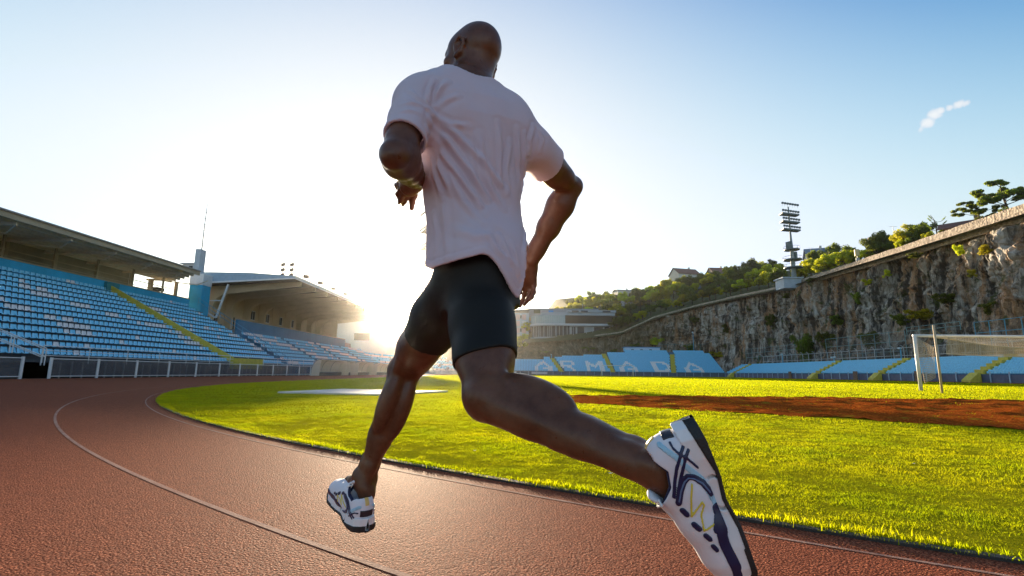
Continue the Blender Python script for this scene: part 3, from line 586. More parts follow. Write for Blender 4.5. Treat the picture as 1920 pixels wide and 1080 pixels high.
def north():
    m = MB(); xs = [NX0, 7, 13, 20, 26, 34, 46, 60, NX1]
    for a, b in zip(xs[:-1], xs[1:]):
        n = n_rows((a+b)/2); pts = [(NY, -.02)]
        for k in range(n): pts += [(NY+k*NDX, NZ+k*NDZ), (NY+(k+1)*NDX, NZ+k*NDZ)]
        pts += [(NY+n*NDX, -.02)]
        m.prism([(a, y, z) for y, z in pts], (0, 0, 0), (b-a, 0, 0))
    PNB(m, 'terrace', paint('dark blue concrete', (.06, .16, .27), .8, .2, 1))
    mb = MB(); mw = MB()
    for k in range(17):
        y = NY+k*NDX+.45; z = NZ+k*NDZ; x = NX0+.3
        while x < NX1-.3:
            f = min(1, k/12)
            if k < n_rows(x) and not any(abs(x-(a+(b-a)*f)) < .9 for a, b in NST):
                w = False
                for i, (c, cx) in LX.items():
                    col = (x-(cx-2.7))/.6; row = 6-(k-0)
                    if 0 <= col < 9 and 0 <= row < 7 and LET[c][row][int(col)] == '#': w = True
                t = mw if w else mb; t.bb((x-.22, y-.28, z+.10), (x+.22, y-.08, z+.42)); t.bb((x-.22, y-.06, z+.40), (x+.22, y+.04, z+.70 if w else z+.64))
            x += .5
    o = mb.build('stadium_seats', SEATB); tag(o, 'rows of small blue seats on the far lettered stand', 'seats', kind='stuff')
    o = mw.build('stadium_seats', paint('white letter seat', (.88, .87, .86), .5, .05)); tag(o, 'white seats spelling ARMADA across the far blue stand', 'seats', kind='stuff')
    for a, b in NST:
        m = MB(); n = n_rows((a+b)/2)
        for k in range(min(n, 14)):
            x = a+(b-a)*k/12; m.bb((x-.75, NY+k*NDX-.02, NZ+k*NDZ+.003), (x+.75, NY+(k+1)*NDX-.02, NZ+k*NDZ+.08)); m.bb((x-.75, NY+k*NDX-.05, NZ+(k-1)*NDZ+.06), (x+.75, NY+k*NDX-.022, NZ+k*NDZ+.075))
        PNB(m, 'stairway', YEL)
    m = MB(); m.bb((NX0, NY-.3, -.01), (NX1, NY-.05, 1.05)); PNB(m, 'base_wall', paint('slate wall', (.085, .12, .155), .8, .25, .8))
    for x in np.arange(NX0+1, NX1, 2.5): m = MB(); m.bb((x, NY-.42, -.01), (x+.1, NY-.32, 1.15)); PNB(m, 'post', paint('pale blue post', (.35, .48, .6), .6))
    m = MB(); m.bb((34.5, NY+13.6, 7.6), (46, NY+17.2, 9.3)); bo = PNB(m, 'press_box', paint('pale blue box', (.45, .62, .78), .6, .06)); m = MB(); m.bb((34.2, NY+13.4, 9.303), (46.3, NY+17.4, 9.5)); into(NB, m.build('press_box_roof', paint('blue roof', (.05, .25, .5), .6)))
    for x in (36.5, 39.5, 42.5): m = MB(); m.bb((x, NY+13.57, 8.3), (x+.8, NY+13.6, 8.7)); PNB(m, 'window', DARK)
    m = MB()
    for x in np.arange(46.8, 62, 2.2): m.tube([(x, NY+15.2, 8), (x, NY+15.2, 10.6)], .05, 5)
    m.tube([(46.8, NY+15.2, 10.5), (61.5, NY+15.2, 10.5)], .04, 5); m.tube([(46.8, NY+15.2, 9.3), (61.5, NY+15.2, 9.3)], .03, 5); PNB(m, 'guard_fence', paint('green steel', (.05, .16, .17), .5))
north()
def banner():
    r = MB(); r.bb((-5.5, NY-.55, .25), (-1.6, NY-.5, .95)); o = r.build('advert_board', WHT); tag(o, 'white advertising board at the left foot of the far stand', 'board')
    r = MB(); r.bb((3.0, NY-.55, .25), (7.8, NY-.5, .95)); o = r.build('advert_board', paint('pale grey board', (.5, .52, .55), .6)); tag(o, 'pale grey advertising board under the first white letter', 'board')
banner()
# corner gap left of the lettered stand: slatted ramp rails and dark hoarding
SL = empty('slatted_ramp', (-27, 150, 0), 0, 'pale slatted ramp rail seen between the runner\'s legs', 'railing'); PSL = Group(SL)
for i in range(6): m = MB(); m.bar((-29.5+i*.95, 150, 1.2), (-28.2+i*.95, 151.5, 7.2-.0*i), .34, .12); PSL(m, 'slat', paint('pale blue slat', (.45, .55, .66), .6))
m = MB(); m.bb((-30.5, 149.3, -.01), (-16, 149.6, 1.9)); o = m.build('hoarding', paint('pale hoarding', (.42, .47, .52), .7, .1)); tag(o, 'pale low hoarding behind the runner between his legs', 'wall')
m = MB(); m.bb((-23.4, 150.6, 1.2), (-17.0, 150.9, 7.6)); o = m.build('scoreboard', paint('dark green board', (.03, .06, .045), .7, .2)); tag(o, 'dark blank board standing on the corner behind the forward thigh', 'board')
# ---- east stand: low terrace, yellow stairs, base wall, fence frames above
E_ = empty('low_stand', (63, 95, 0), 0, 'low blue terrace stand along the right side below the cliff', 'grandstand'); PE_ = Group(E_)
EX, EY0, EY1, EDX, EDZ = 61.2, 40., 153., .85, .42
EST = [(69., 69.), (87.5, 87.5), (106, 106), (147, 147)]
def east():
    m = MB(); pts = [(EX, -.02)]
    for k in range(6): pts += [(EX+k*EDX, 1.05+k*EDZ), (EX+(k+1)*EDX, 1.05+k*EDZ)]
    pts += [(EX+6*EDX, -.02)]
    m.prism([(x, EY0, z) for x, z in pts], (0, 0, 0), (0, EY1-EY0, 0)); PE_(m, 'terrace', paint('blue terrace', (.05, .17, .30), .8, .2, 1))
    mb = MB()
    for k in range(6):
        x = EX+k*EDX+.45; z = 1.05+k*EDZ
        for y in np.arange(EY0+.4, EY1, .5):
            f = k/5
            if any(abs(y-(a+(b-a)*(1-f) if 0 else a+(b-a)*f)) < .8 for a, b in EST): continue
            mb.bb((x-.28, y-.22, z+.10), (x-.06, y+.22, z+.40)); mb.bb((x-.05, y-.22, z+.38), (x+.05, y+.22, z+.62))
    o = mb.build('stadium_seats', SEATB); tag(o, 'rows of small blue seats on the low stand below the cliff', 'seats', kind='stuff')
    for a, b in EST:
        m = MB()
        for k in range(6):
            y = a+(b-a)*k/5; m.bb((EX+k*EDX-.02, y-.7, 1.05+k*EDZ+.003), (EX+(k+1)*EDX-.02, y+.7, 1.05+k*EDZ+.62))
        m.prism([(EX-1.9, a-.7, -.01), (EX-.43, a-.7, -.01), (EX-.43, a-.7, 1.25), (EX-.7, a-.7, 1.25), (EX-1.9, a-.7, .25)], (0, 0, 0), (0, 1.4, 0)); PE_(m, 'stairway', YEL)
    m = MB(); m.bb((EX-.3, EY0, -.01), (EX-.05, EY1, 1.0)); PE_(m, 'base_wall', paint('slate blue wall', (.10, .12, .19), .8, .25, .8))
    for y in np.arange(EY0+1, EY1, 2.6): m = MB(); m.bb((EX-.42, y, -.01), (EX-.32, y+.12, 1.35)); PE_(m, 'post', paint('pale blue post', (.35, .48, .6), .6))
    for y in (79, 93.5, 116): m = MB(); m.bb((EX-.55, y-.55, -.01), (EX-.43, y+.55, 1.5)); PE_(m, 'gate', paint('brown gate', (.16, .10, .06), .7, .3, 4))
east()
GSTEEL = paint('green grey steel', (.18, .32, .33), .5, .15); BST = paint('blue steel', (.10, .36, .52), .5, .15)
def frame_fence(y0, y1, x, z0, z1, label, mat, step=3.2, bend=False, rails_=2):
    r = empty('mesh_fence', (x, y0, 0), 0, label, 'fence', 'fences along the top of the low right stand'); G = Group(r); n = max(2, round((y1-y0)/step))
    for i in range(n+1):
        y = y0+(y1-y0)*i/n; m = MB(); pts = [(x, y, z0), (x, y, z1-.3 if bend else z1)]+([(x-.25, y, z1), (x-.55, y, z1+.12)] if bend else []); m.tube(pts, .055, 6); G(m, 'post', mat)
    for j in range(rails_): z = z0+(z1-z0)*(j+1)/rails_-(.3 if bend else 0); m = MB(); m.tube([(x, y0, z), (x, y1, z)], .045, 6); G(m, 'rail', mat)
    m = MB(); m.bb((x+.06, y0, z0), (x+.075, y1, z1-.3)); G(m, 'mesh_panel', WIRE)
WIRE = NT('thin wire mesh'); WIRE.set(Roughness=.5); WIRE.b.inputs['Base Color'].default_value = (.05, .07, .075, 1); _tr = WIRE.n('ShaderNodeBsdfTransparent'); _mx = WIRE.n('ShaderNodeMixShader'); _mx.inputs[0].default_value = .86
WIRE.l(WIRE.b.outputs[0], _mx.inputs[1]); WIRE.l(_tr.outputs[0], _mx.inputs[2]); WIRE.l(_mx.outputs[0], WIRE.out.inputs[0]); WIRE = WIRE.m
FX = EX+6*EDX+.1
frame_fence(62, 140, FX, 3.2, 5.9, 'row of bent pale posts with wire behind the low right stand', paint('weathered pale steel', (.48, .50, .50), .5, .2), 2.4, True, 2)
frame_fence(58, 77.5, FX+2.6, 4.0, 8.9, 'tall blue framed mesh fence at the far right edge above the goal', BST, 2.4, False, 3)
frame_fence(79, 90, FX+1.8, 7.9, 9.2, 'short green framed mesh panel above the goal post', GSTEEL, 3, False, 2)
frame_fence(90.5, 114, FX+1.8, 3.4, 8.7, 'green mesh fence left of the goal below the rock face', GSTEEL, 4, False, 3)
frame_fence(128, 156, FX+2.4, 4.6, 8.4, 'dark mesh fence near the corner beside the lettered stand', GSTEEL, 4, False, 3)
def lamp_post(x, y, z, h, label, double=False):
    r = empty('lamp_post', (x, y, z), 0, label, 'lamp post', 'blue lamp posts by the stands'); m = MB(); m.tube([(0, 0, 0), (0, 0, h)], [.14, .09], 8); m.build('post', BST, r, smooth=True)
    for s in ((-.45, .45) if double else (0,)): m = MB(); m.box((-.12, s, h+.12), (.35, .62 if not double else .55, .30)); m.build('lamp_head', paint('pale lamp head', (.45, .62, .70), .4), r, bevel=.03)
lamp_post(FX-.4, 89, 3.2, 2.2, 'blue lamp post with a flat head just left of the goal'); lamp_post(FX-.4, 129, 3.4, 2.4, 'slim lamp post at the foot of the pale rock face'); lamp_post(FX-.4, 108, 3.1, 1.3, 'low blue post with two square lamp heads below the dark shrub', True)
lamp_post(57.5, 169.5, 6.5, 8.0, 'tall blue lamp post at the right of the press box'); lamp_post(9.6, 163.5, 4.0, 2.4, 'short lamp post at the top of the first yellow stairway')
# ---- goals
GW = paint('white goal post', (.74, .73, .70), .4, .06); NETM = paint('net cord', (.62, .50, .34), .8, .15); POLE = paint('weathered pole', (.55, .42, .27), .6, .15)
def net_sheet(m, P, Q, nx, ny, r):
    """cords between edge curves P(u) and Q(u)"""
    for i in range(nx+1):
        u = i/nx; m.tube([P(u)*(1-v)+Q(u)*v for v in np.linspace(0, 1, ny+1)], r, 3, False)
    for j in range(ny+1):
        v = j/ny; m.tube([P(u)*(1-v)+Q(u)*v for u in np.linspace(0, 1, nx+1)], r, 3, False)
def goal(x, y, s, label, net=True):
    r = empty('goal', (x, y, 0), 0, label, 'goal'); W = 7.32
    for dx in (0, W): m = MB(); m.tube([(dx, 0, -.01), (dx, 0, 2.50)], .075, 14); m.build('goal_post', GW, r, smooth=True)
    m = MB(); m.tube([(-.06, 0, 2.44+.055), (W+.06, 0, 2.44+.055)], .065, 14); m.build('crossbar', GW, r, smooth=True)
    if net:
        m = MB(); sag = lambda u, d: d*math.sin(math.pi*min(1, max(0, u)))
        top = lambda u: np.array([.1+u*(W-.2), -.05, 2.43]); A_ = lambda u: np.array([.35+u*(W-.2), -1.35+.1*math.sin(9*u), 2.30-sag(u, .42)]); B_ = lambda u: np.array([.30+u*(W-.1), -1.25+.08*math.sin(13*u), 1.62-sag(u, .10)])
        net_sheet(m, top, A_, 64, 6, .006); net_sheet(m, A_, B_, 96, 16, .0095)
        side = lambda u: np.array([.04, -.05-u*.9, 2.38-u*.45]); low = lambda u: np.array([.12+.1*u, -.1-u*.5, .35+.25*u]); net_sheet(m, side, low, 10, 22, .008)
        m.tube([A_(u) for u in np.linspace(0, 1, 30)], .022, 5); m.tube([B_(u) for u in np.linspace(0, 1, 30)], .018, 5); m.build('net', NETM, r)
        for px, py in ((-1.75, -3.3),):
            h = 2.66 if px < -1 else 1.75; m = MB(); m.tube([(px, py, -.01), (px, py, h)], .042 if px < -1 else .03, 10); m.build('net_pole', POLE, r, smooth=True)
        m = MB(); m.tube([A_(.02), (-1.75, -3.3, 2.45)], .008, 4); m.build('guy_rope', NETM, r)
    else:
        m = MB(); m.tube([(0, 0, 2.4), (0, 1.6, .05)], .04, 6); m.tube([(W, 0, 2.4), (W, 1.6, .05)], .04, 6); m.build('net_stay', GW, r)
goal(18.06, 23.4, 1, 'white football goal with a tan net hung behind it at the right'); goal(18.75, 119.0, -1, 'small far white football goal in front of the lettered stand', False)
# ---------------------------------------------------------------- cliff, hill, buildings, floodlight towers, trees
PATH = np.array([(79.5, -110), (79.5, 18), (79.5, 60), (79.5, 100), (79.2, 150), (76, 175), (66.8, 195), (54.5, 208), (42, 214), (20, 213), (0, 211), (-20, 210), (-70, 208)], float)
TOPZ = np.array([25.0, 26.2, 26.2, 26.4, 27.2, 28.1, 27.0, 23.9, 18.0, 15.2, 13.5, 11.5, 8.0])
ARC = np.concatenate([[0], np.cumsum(np.hypot(*np.diff(PATH, axis=0).T))])-128.
def cliff_at(s): return np.stack([np.interp(s, ARC, PATH[:, 0]), np.interp(s, ARC, PATH[:, 1])], -1), np.interp(s, ARC, TOPZ)
def path_normal(s):
    a, _ = cliff_at(s-3); b, _ = cliff_at(s+3); d = b-a; d /= np.linalg.norm(d, axis=-1, keepdims=True)+1e-9; return np.stack([-d[..., 1], d[..., 0]], -1)   # towards the pitch
def rock_mat():
    t = NT('weathered limestone'); co = t.coord(); st = t.coord('Object', (1, 1, .30))
    a = t.noise(st, .22, 6, .7, .6); b = t.noise(st, .75, 6, .75, .8); c = t.noise(co, 2.6, 5, .75); d = t.noise(t.coord('Object', (1, 1, .16)), .5, 5, .7)
    col = t.ramp(b, [(.30, (.035, .027, .022)), (.42, (.22, .185, .15)), (.53, (.48, .43, .37)), (.68, (.76, .72, .66))])
    col = t.mix(t.ramp(a, [(.46, (0, 0, 0)), (.58, (.8,)*3)]), col, t.ramp(c, [(.3, (.26, .11, .04)), (.7, (.60, .34, .16))]))
    col = t.mix(t.ramp(d, [(.49, (0, 0, 0)), (.58, (.88,)*3)]), col, (.035, .030, .026))
    v = t.noise(co, .33, 5, .7); col = t.mix(t.ramp(v, [(.57, (0, 0, 0)), (.64, (.85,)*3)]), col, t.ramp(c, [(.3, (.030, .045, .010)), (.7, (.10, .12, .025))]))
    # the western reach towards the building is scrubby and browner
    sp = t.n('ShaderNodeSeparateXYZ'); t.l(t.coord(), sp.inputs[0]); w = t.ramp(t.math('MULTIPLY', t.math('ADD', t.math('ADD', sp.outputs[0], -48), t.math('MULTIPLY', t.math('ADD', c, -.5), 20)), .045), [(.0, (.8,)*3), (1, (0, 0, 0))])
    col = t.mix(w, col, t.ramp(b, [(.3, (.04, .045, .012)), (.5, (.12, .095, .045)), (.7, (.24, .19, .12))]))
    t.l(col, t.b.inputs['Base Color']); t.set(Roughness=.9); t.b.inputs['Specular IOR Level'].default_value = .2
    t.bump(t.math('ADD', t.math('MULTIPLY', c, .6), t.noise(co, 7, 4, .7)), .9, .25); return t.m
def cliff():
    ns = 760; u = np.concatenate([np.linspace(-126, 20, 120, endpoint=False), np.linspace(20, 150, 520, endpoint=False), np.linspace(150, ARC[-1]-1, 240)]); nv = 64; v = np.linspace(0, 1, nv)
    p, tz = cliff_at(u); n = path_normal(u); S, T = np.meshgrid(np.arange(len(u)), v, indexing='ij'); S = S.ravel(); T = T.ravel()
    base = np.c_[p[S], T*tz[S]]; q = base*np.array([1, 1, .42])
    steep = np.clip((tz[S]-10)/14, .25, 1)
    o = 3.6*fbm(q*.085, 3, 21)+3.4*np.abs(fbm(q*np.array([1,1,.8])*.17, 3, 31))+1.6*np.abs(fbm(base*np.array([1,1,.6])*.42, 3, 41))+.5*fbm(base*1.35, 3, 51)
    led = vnoise(np.c_[base[:, 0]*.06, base[:, 1]*.06, base[:, 2]*.35], 61); o = o+1.0*np.round(led*2)/2
    o = o*np.sin(np.clip(T*1.15+.12, 0, 1)*math.pi*.5)*(1-.75*smoothstep(.92, 1, T))
    lean = (1-T)*(3.0+(1-steep)*16)+2.2*smoothstep(.3, 0, T)*np.clip(1+vnoise(base*.15, 71), 0, 2)
    P = base.copy(); P[:, :2] += n[S]*(o*steep*.85+lean-2.2)[:, None]; P[:, 2] += .5*fbm(base*.4, 2, 81)*(T < .97)*(T > .02)
    i = np.arange(len(P)).reshape(len(u), nv); F = np.stack([i[:-1, :-1].ravel(), i[:-1, 1:].ravel(), i[1:, 1:].ravel(), i[1:, :-1].ravel()], 1)
    link_ = link('cliff', np_mesh('cliff', P, F, False), None, [rock_mat()]); tag(link_, kind='structure')
cliff()
def hill_z(s, d): tz = np.interp(s, ARC, TOPZ); k = np.interp(s, [0, 85, 105, 120, 135, 150, 180, 195, 210, 225, 240, 255, 330], [.02, .02, .09, .25, .36, .40, .43, .44, .44, .30, .24, .2, .2]); up = 1.7*smoothstep(125, 95, s)*smoothstep(.5, 3., d); return tz-.4+up+np.where(d < 30, d, 30+(np.minimum(d, 200)-30)*.5)*k
def hill():
    u = np.linspace(-126, ARC[-1], 200); dd = np.concatenate([[-1.5, 0, 2], np.linspace(5, 130, 34), np.linspace(150, 420, 10)]); p, tz = cliff_at(u); n = path_normal(u)
    # widen the far normals smoothly so that the sheet does not fold
    S, D = np.meshgrid(np.arange(len(u)), dd, indexing='ij'); S = S.ravel(); D = D.ravel(); base = p[S]-n[S]*D[:, None]
    z = hill_z(u[S], D)+fbm(np.c_[base*.05, np.zeros(len(base))], 3, 91)*1.2*smoothstep(2, 14, D); i = np.arange(len(S)).reshape(len(u), len(dd))
    F = np.stack([i[:-1, :-1].ravel(), i[:-1, 1:].ravel(), i[1:, 1:].ravel(), i[1:, :-1].ravel()], 1)
    t = NT('scrubby hillside'); co = t.coord(); t.l(t.ramp(t.noise(co, .4, 6, .75), [(.3, (.045, .06, .014)), (.55, (.10, .10, .03)), (.75, (.20, .16, .08))]), t.b.inputs['Base Color']); t.set(Roughness=.95); t.bump(t.noise(co, 1.2, 5, .7), 1, .4)
    o = link('hill', np_mesh('hill', np.c_[base, z], F), None, [t.m]); tag(o, kind='structure')
hill()
def on_hill(s, d): p, _ = cliff_at(np.array([s])); n = path_normal(np.array([s])); q = p[0]-n[0]*d; return np.array([q[0], q[1], float(hill_z(s, d))])
def s_for_px(px, d):
    s = np.linspace(8, ARC[-1]-2, 900); pts = np.array([on_hill(a, d) for a in s]); x = proj(pts)[:, 0]; return s[np.argmin(np.abs(x-px))]
def wall_on_top():
    t = NT('rubble stone wall'); co = t.coord(); v = t.n('ShaderNodeTexVoronoi', feature='F1'); v.inputs['Scale'].default_value = 2.6; t.l(co, v.inputs['Vector']); c = t.ramp(v.outputs['Color'], [(.2, (.28, .22, .17)), (.8, (.52, .43, .34))]); n = t.noise(co, 3, 5, .7)
    t.l(t.mix(t.ramp(n, [(.5, (0, 0, 0)), (.7, (.6,)*3)]), c, (.14, .11, .08)), t.b.inputs['Base Color']); t.set(Roughness=.9); t.bump(v.outputs['Distance'], .8, .1)
    u = np.linspace(-126, 222, 240); p, tz = cliff_at(u); n_ = path_normal(u); h = np.interp(u, [14, 60, 100, 135, 222], [2.1, 2.0, 1.3, .55, .4])+.10*vnoise(np.c_[u*.5, u*0, u*0], 3); prof = [(-.2+1.0, -.9), (.9, 0), (.85, 1), (.30, 1), (.30, -.9)]
    V_ = []; 
    for i in range(len(u)):
        for o, z in prof: V_.append((*(p[i]+n_[i]*(o-1.2)), tz[i]-.2+(h[i]*z if z > 0 else z)))
    m = MB(); k = len(prof); m.add(V_, [(i*k+j, i*k+(j+1) % k, (i+1)*k+(j+1) % k, (i+1)*k+j) for i in range(len(u)-1) for j in range(k)]+[tuple(range(k)), tuple((len(u)-1)*k+j for j in range(k))])
    o = m.build('stone_wall', t.m); tag(o, 'long pale stone wall along the top edge of the cliff', 'wall')
wall_on_top()
# ---- trees: tapered trunk with limbs, crown of many leaf-sized faces in clumps
BARK = paint('bark', (.07, .05, .035), .9, .3, 3, bump=.5, bscale=9)
def leaf_mat(name, lo, hi, tl):
    t = NT(name); co = t.coord('Object'); oi = t.n('ShaderNodeObjectInfo'); n = t.noise(co, 1.4, 4, .7); c = t.ramp(n, [(.3, lo), (.7, hi)])
    h = t.n('ShaderNodeHueSaturation'); t.l(c, h.inputs['Color']); t.l(t.math('ADD', t.math('MULTIPLY', oi.outputs['Random'], .05), .475), h.inputs['Hue']); t.l(t.math('ADD', t.math('MULTIPLY', oi.outputs['Random'], .6), .7), h.inputs['Value'])
    t.l(h.outputs[0], t.b.inputs['Base Color']); t.set(Roughness=.55); t.b.inputs['Specular IOR Level'].default_value = .3
    tr = t.n('ShaderNodeBsdfTranslucent'); t.l(t.mix(1., h.outputs[0], tl, 'MULTIPLY'), tr.inputs[0]); mx = t.n('ShaderNodeMixShader'); mx.inputs[0].default_value = .45; t.l(t.b.outputs[0], mx.inputs[1]); t.l(tr.outputs[0], mx.inputs[2]); t.l(mx.outputs[0], t.out.inputs[0]); return t.m
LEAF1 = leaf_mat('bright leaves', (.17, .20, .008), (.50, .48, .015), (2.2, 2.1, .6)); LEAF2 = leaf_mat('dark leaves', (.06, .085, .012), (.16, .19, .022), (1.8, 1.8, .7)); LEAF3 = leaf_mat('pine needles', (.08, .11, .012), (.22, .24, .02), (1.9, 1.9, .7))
def leaves(cl, n, size, rng, flat=1.):
    """leaf quads gathered round clump centres cl: (x,y,z,r)"""
    cl = np.array(cl); w = cl[:, 3]**2; k = rng.choice(len(cl), n, p=w/w.sum()); d = rng.normal(0, 1, (n, 3)); d /= np.linalg.norm(d, axis=1, keepdims=True); r = rng.random(n)**.38
    c = cl[k, :3]+d*(cl[k, 3]*r)[:, None]*np.array([1, 1, .8*flat]); nrm_ = d+rng.normal(0, .7, (n, 3)); nrm_ /= np.linalg.norm(nrm_, axis=1, keepdims=True)
    t = np.cross(nrm_, rng.normal(0, 1, (n, 3))); t /= np.linalg.norm(t, axis=1, keepdims=True); b = np.cross(nrm_, t); s = size*rng.uniform(.6, 1.4, n)[:, None]
    V_ = np.stack([c-t*s, c+b*s*.55, c+t*s, c-b*s*.55], 1).reshape(-1, 3); return V_, np.arange(4*n).reshape(n, 4)
def tree_proto(kind, seed):
    rng = np.random.default_rng(seed); m = MB(); H = {'round': 6.5, 'bushy': 5.0, 'pine': 9.5, 'shrub': 2.6}[kind]; cl = []
    if kind == 'shrub':
        for i in range(5): a = rng.uniform(0, 6.28); m.tube([(0, 0, 0), (.3*math.cos(a), .3*math.sin(a), .7), (.8*math.cos(a), .8*math.sin(a), 1.5)], [.07, .05, .02], 5)
        for i in range(16): a = rng.uniform(0, 6.28); r = rng.uniform(0, 1.5); cl.append((r*math.cos(a), r*math.sin(a), rng.uniform(.5, 2.3), rng.uniform(.35, .75)))
        V_, F_ = leaves(cl, 2600, .13, rng)
    elif kind == 'pine':
        lean = rng.uniform(-.6, .6); m.tube([(0, 0, -.5), (lean*.3, 0, 3), (lean, .2, 6), (lean*1.1, .2, 8)], [.26, .2, .14, .06], 8)
        for i in range(13):
            a = i*2.4+rng.uniform(-.4, .4); z = rng.uniform(4.2, 7.6); L = rng.uniform(1.6, 3.8)*(1.1-.06*(z-4)); e = (lean+L*math.cos(a), .2+L*math.sin(a), z+rng.uniform(.3, 1.1)); m.tube([(lean*.7, .1, z-.3), ((lean*.7+e[0])/2, e[1]/2, z+.1), e], [.09, .06, .03], 5)
            for j in range(4): cl.append((e[0]+rng.normal(0, .6), e[1]+rng.normal(0, .6), e[2]+rng.normal(.1, .22), rng.uniform(.45, .85)))
        V_, F_ = leaves(cl, 12000, .19, rng, .6)
    else:
        m.tube([(0, 0, -.6), (.1, 0, H*.25), (.0, .1, H*.5), (.1, 0, H*.8)], [.24, .18, .12, .04], 8)
        for i in range(9):
            a = i*2.4+rng.uniform(-.5, .5); z = H*rng.uniform(.22, .6); L = H*rng.uniform(.22, .42); e = (L*math.cos(a), L*math.sin(a), z+H*rng.uniform(.08, .28)); m.tube([(0, 0, z), (e[0]*.5, e[1]*.5, z+.3), e], [.09, .06, .025], 5)
            for j in range(3): cl.append((e[0]+rng.normal(0, H*.06), e[1]+rng.normal(0, H*.06), e[2]+rng.normal(0, H*.06), H*rng.uniform(.09, .17)))
        for i in range(9): a = rng.uniform(0, 6.28); r = H*rng.uniform(0, .26); cl.append((r*math.cos(a), r*math.sin(a), H*rng.uniform(.42, .93), H*rng.uniform(.10, .17)))
        V_, F_ = leaves(cl, 6000 if kind == 'round' else 4600, .17, rng)
    tm = m.build('_t', BARK, None, smooth=True); tme = tm.data; bpy.data.objects.remove(tm); return tme, np_mesh('crown', V_, F_, False)
PROTO = {k: [tree_proto(k, 100*i+j) for j in range(3)] for i, k in enumerate(('round', 'bushy', 'pine', 'shrub'))}
for k, l in PROTO.items():
    for j, (a, b) in enumerate(l): b.materials.append(LEAF3 if k == 'pine' else (LEAF1, LEAF1, LEAF2)[j])
PROTO['dark'] = []
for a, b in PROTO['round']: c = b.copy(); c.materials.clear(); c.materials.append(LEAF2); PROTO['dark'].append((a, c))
def tree(kind, j, loc, s, rz, label, group=None, name=None, cat='tree', stretch=(1, 1, 1)):
    name = name or {'round': 'leafy_tree', 'bushy': 'bushy_tree', 'pine': 'pine_tree', 'shrub': 'shrub', 'dark': 'dark_tree'}[kind]; tm, cm = PROTO[kind][j]
    r = empty(name, loc, rz, label, cat, group); r.scale = (s*stretch[0], s*stretch[1], s*stretch[2])
    for n, me in (('trunk', tm), ('crown', cm)): o = bpy.data.objects.new(n, me); COL.objects.link(o); o.parent = r
    return r
def hill_trees():
    rng = np.random.default_rng(33); spots = []
    # (pixel column, metres behind the edge, kind, scale)
    for px in np.arange(1165, 1480, 15): spots.append((px+rng.uniform(-6, 6), rng.uniform(5, 9), rng.choice(['round', 'bushy', 'bushy', 'dark']), rng.uniform(.75, 1.05)))
    for px in np.arange(1080, 1470, 14): spots.append((px+rng.uniform(-7, 7), rng.uniform(18, 30), rng.choice(['round', 'round', 'bushy', 'dark']), rng.uniform(.9, 1.25)))
    for px in np.arange(1060, 1460, 14): spots.append((px+rng.uniform(-7, 7), rng.uniform(36, 48), rng.choice(['round', 'dark', 'round']), rng.uniform(1.1, 1.5)))
    for px in np.arange(1050, 1440, 15): spots.append((px+rng.uniform(-7, 7), rng.uniform(54, 80), rng.choice(['round', 'dark', 'round']), rng.uniform(1.1, 1.5)))
    for px, d, k, s in ((1500, 5, 'bushy', .8), (1522, 6, 'bushy', 1.), (1546, 5, 'bushy', .9), (1535, 13, 'dark', 1.), (1565, 7, 'bushy', 1.0), (1572, 15, 'dark', 1.1), (1585, 5, 'bushy', .85), (1600, 10, 'round', .85), (1628, 7, 'bushy', .72), (1645, 6, 'round', .85), (1662, 7, 'round', .80), (1708, 6, 'round', .80), (1728, 6, 'round', .72), (1716, 9, 'bushy', .9), (1655, 11, 'bushy', .9), (1510, 9, 'bushy', .95), (1690, 4, 'bushy', .45), (1745, 5, 'bushy', .45)): spots.append((px, d, k, s*1.25))
    for px, d, k, s in ((1005, 24, 'round', 1.3), (985, 22, 'bushy', 1.2), (1040, 40, 'dark', 1.2), (1075, 32, 'round', 1.2), (1155, 3, 'dark', 1.0), (1180, 4, 'dark', .8)): spots.append((px, d, k, s))
    marks = [(1070, 'above the pale building'), (1160, 'at the right end of the pale building'), (1225, 'left of the white hillside house'), (1285, 'around the white hillside house'), (1360, 'right of the white hillside house'), (1440, 'on the slope left of the floodlight tower'), (1530, 'right of the floodlight tower'), (1600, 'beside the post with the yellow box'), (1680, 'in front of the tiled house'), (1760, 'right of the tiled house')]
    kinds = {'round': 'round leafy tree', 'bushy': 'bushy bright tree', 'dark': 'dark green tree'}; seen = {}
    spots.sort(key=lambda q: q[0])
    for px, d, k, s in spots:
        a = s_for_px(px, d); loc = on_hill(a, d); mk = next((t for m, t in marks if px < m+20), marks[-1][1]); row = 'near the cliff edge' if d < 12 else 'halfway back' if d < 34 else 'higher up' if d < 51 else 'on the skyline'
        key = (k, mk, row); seen[key] = seen.get(key, 0)+1; n = seen[key]
        lab = f"{ordinal(n)+' ' if n > 1 else ''}{kinds[k]} {row}, {mk}"
        tree(k, int(rng.integers(0, 3)) if k != 'bushy' else int(rng.integers(0, 2)), loc-np.array([0, 0, .3]), s, rng.uniform(0, 6.28), lab, 'trees on the hillside above the cliff')
hill_trees()
def px_on_edge(px, d): return on_hill(s_for_px(px, d), d)
for i, (px, d, s, lab) in enumerate(((1838, 6, .75, 'leaning pine at the left of the pair on the wall top'), (1895, 6, 1.0, 'larger pine at the right edge above the stone wall'), (1868, 9, .5, 'small pine between the two larger ones on the wall top'))):
    tree('pine', i, px_on_edge(px, d)-np.array([0, 0, 1.2]), s, i*2.1, lab, 'pines above the stone wall')
for px, d, s, lab in ((1845, 3.0, .62, 'dark low shrub under the left pine on the wall'), (1890, 3.5, .7, 'dark low shrub under the right pine on the wall'), (1770, 3., .55, 'dark low shrub at the foot of the spindly bare tree')): tree('shrub', 2, px_on_edge(px, d), s, 1.2, lab, 'shrubs on the wall top')
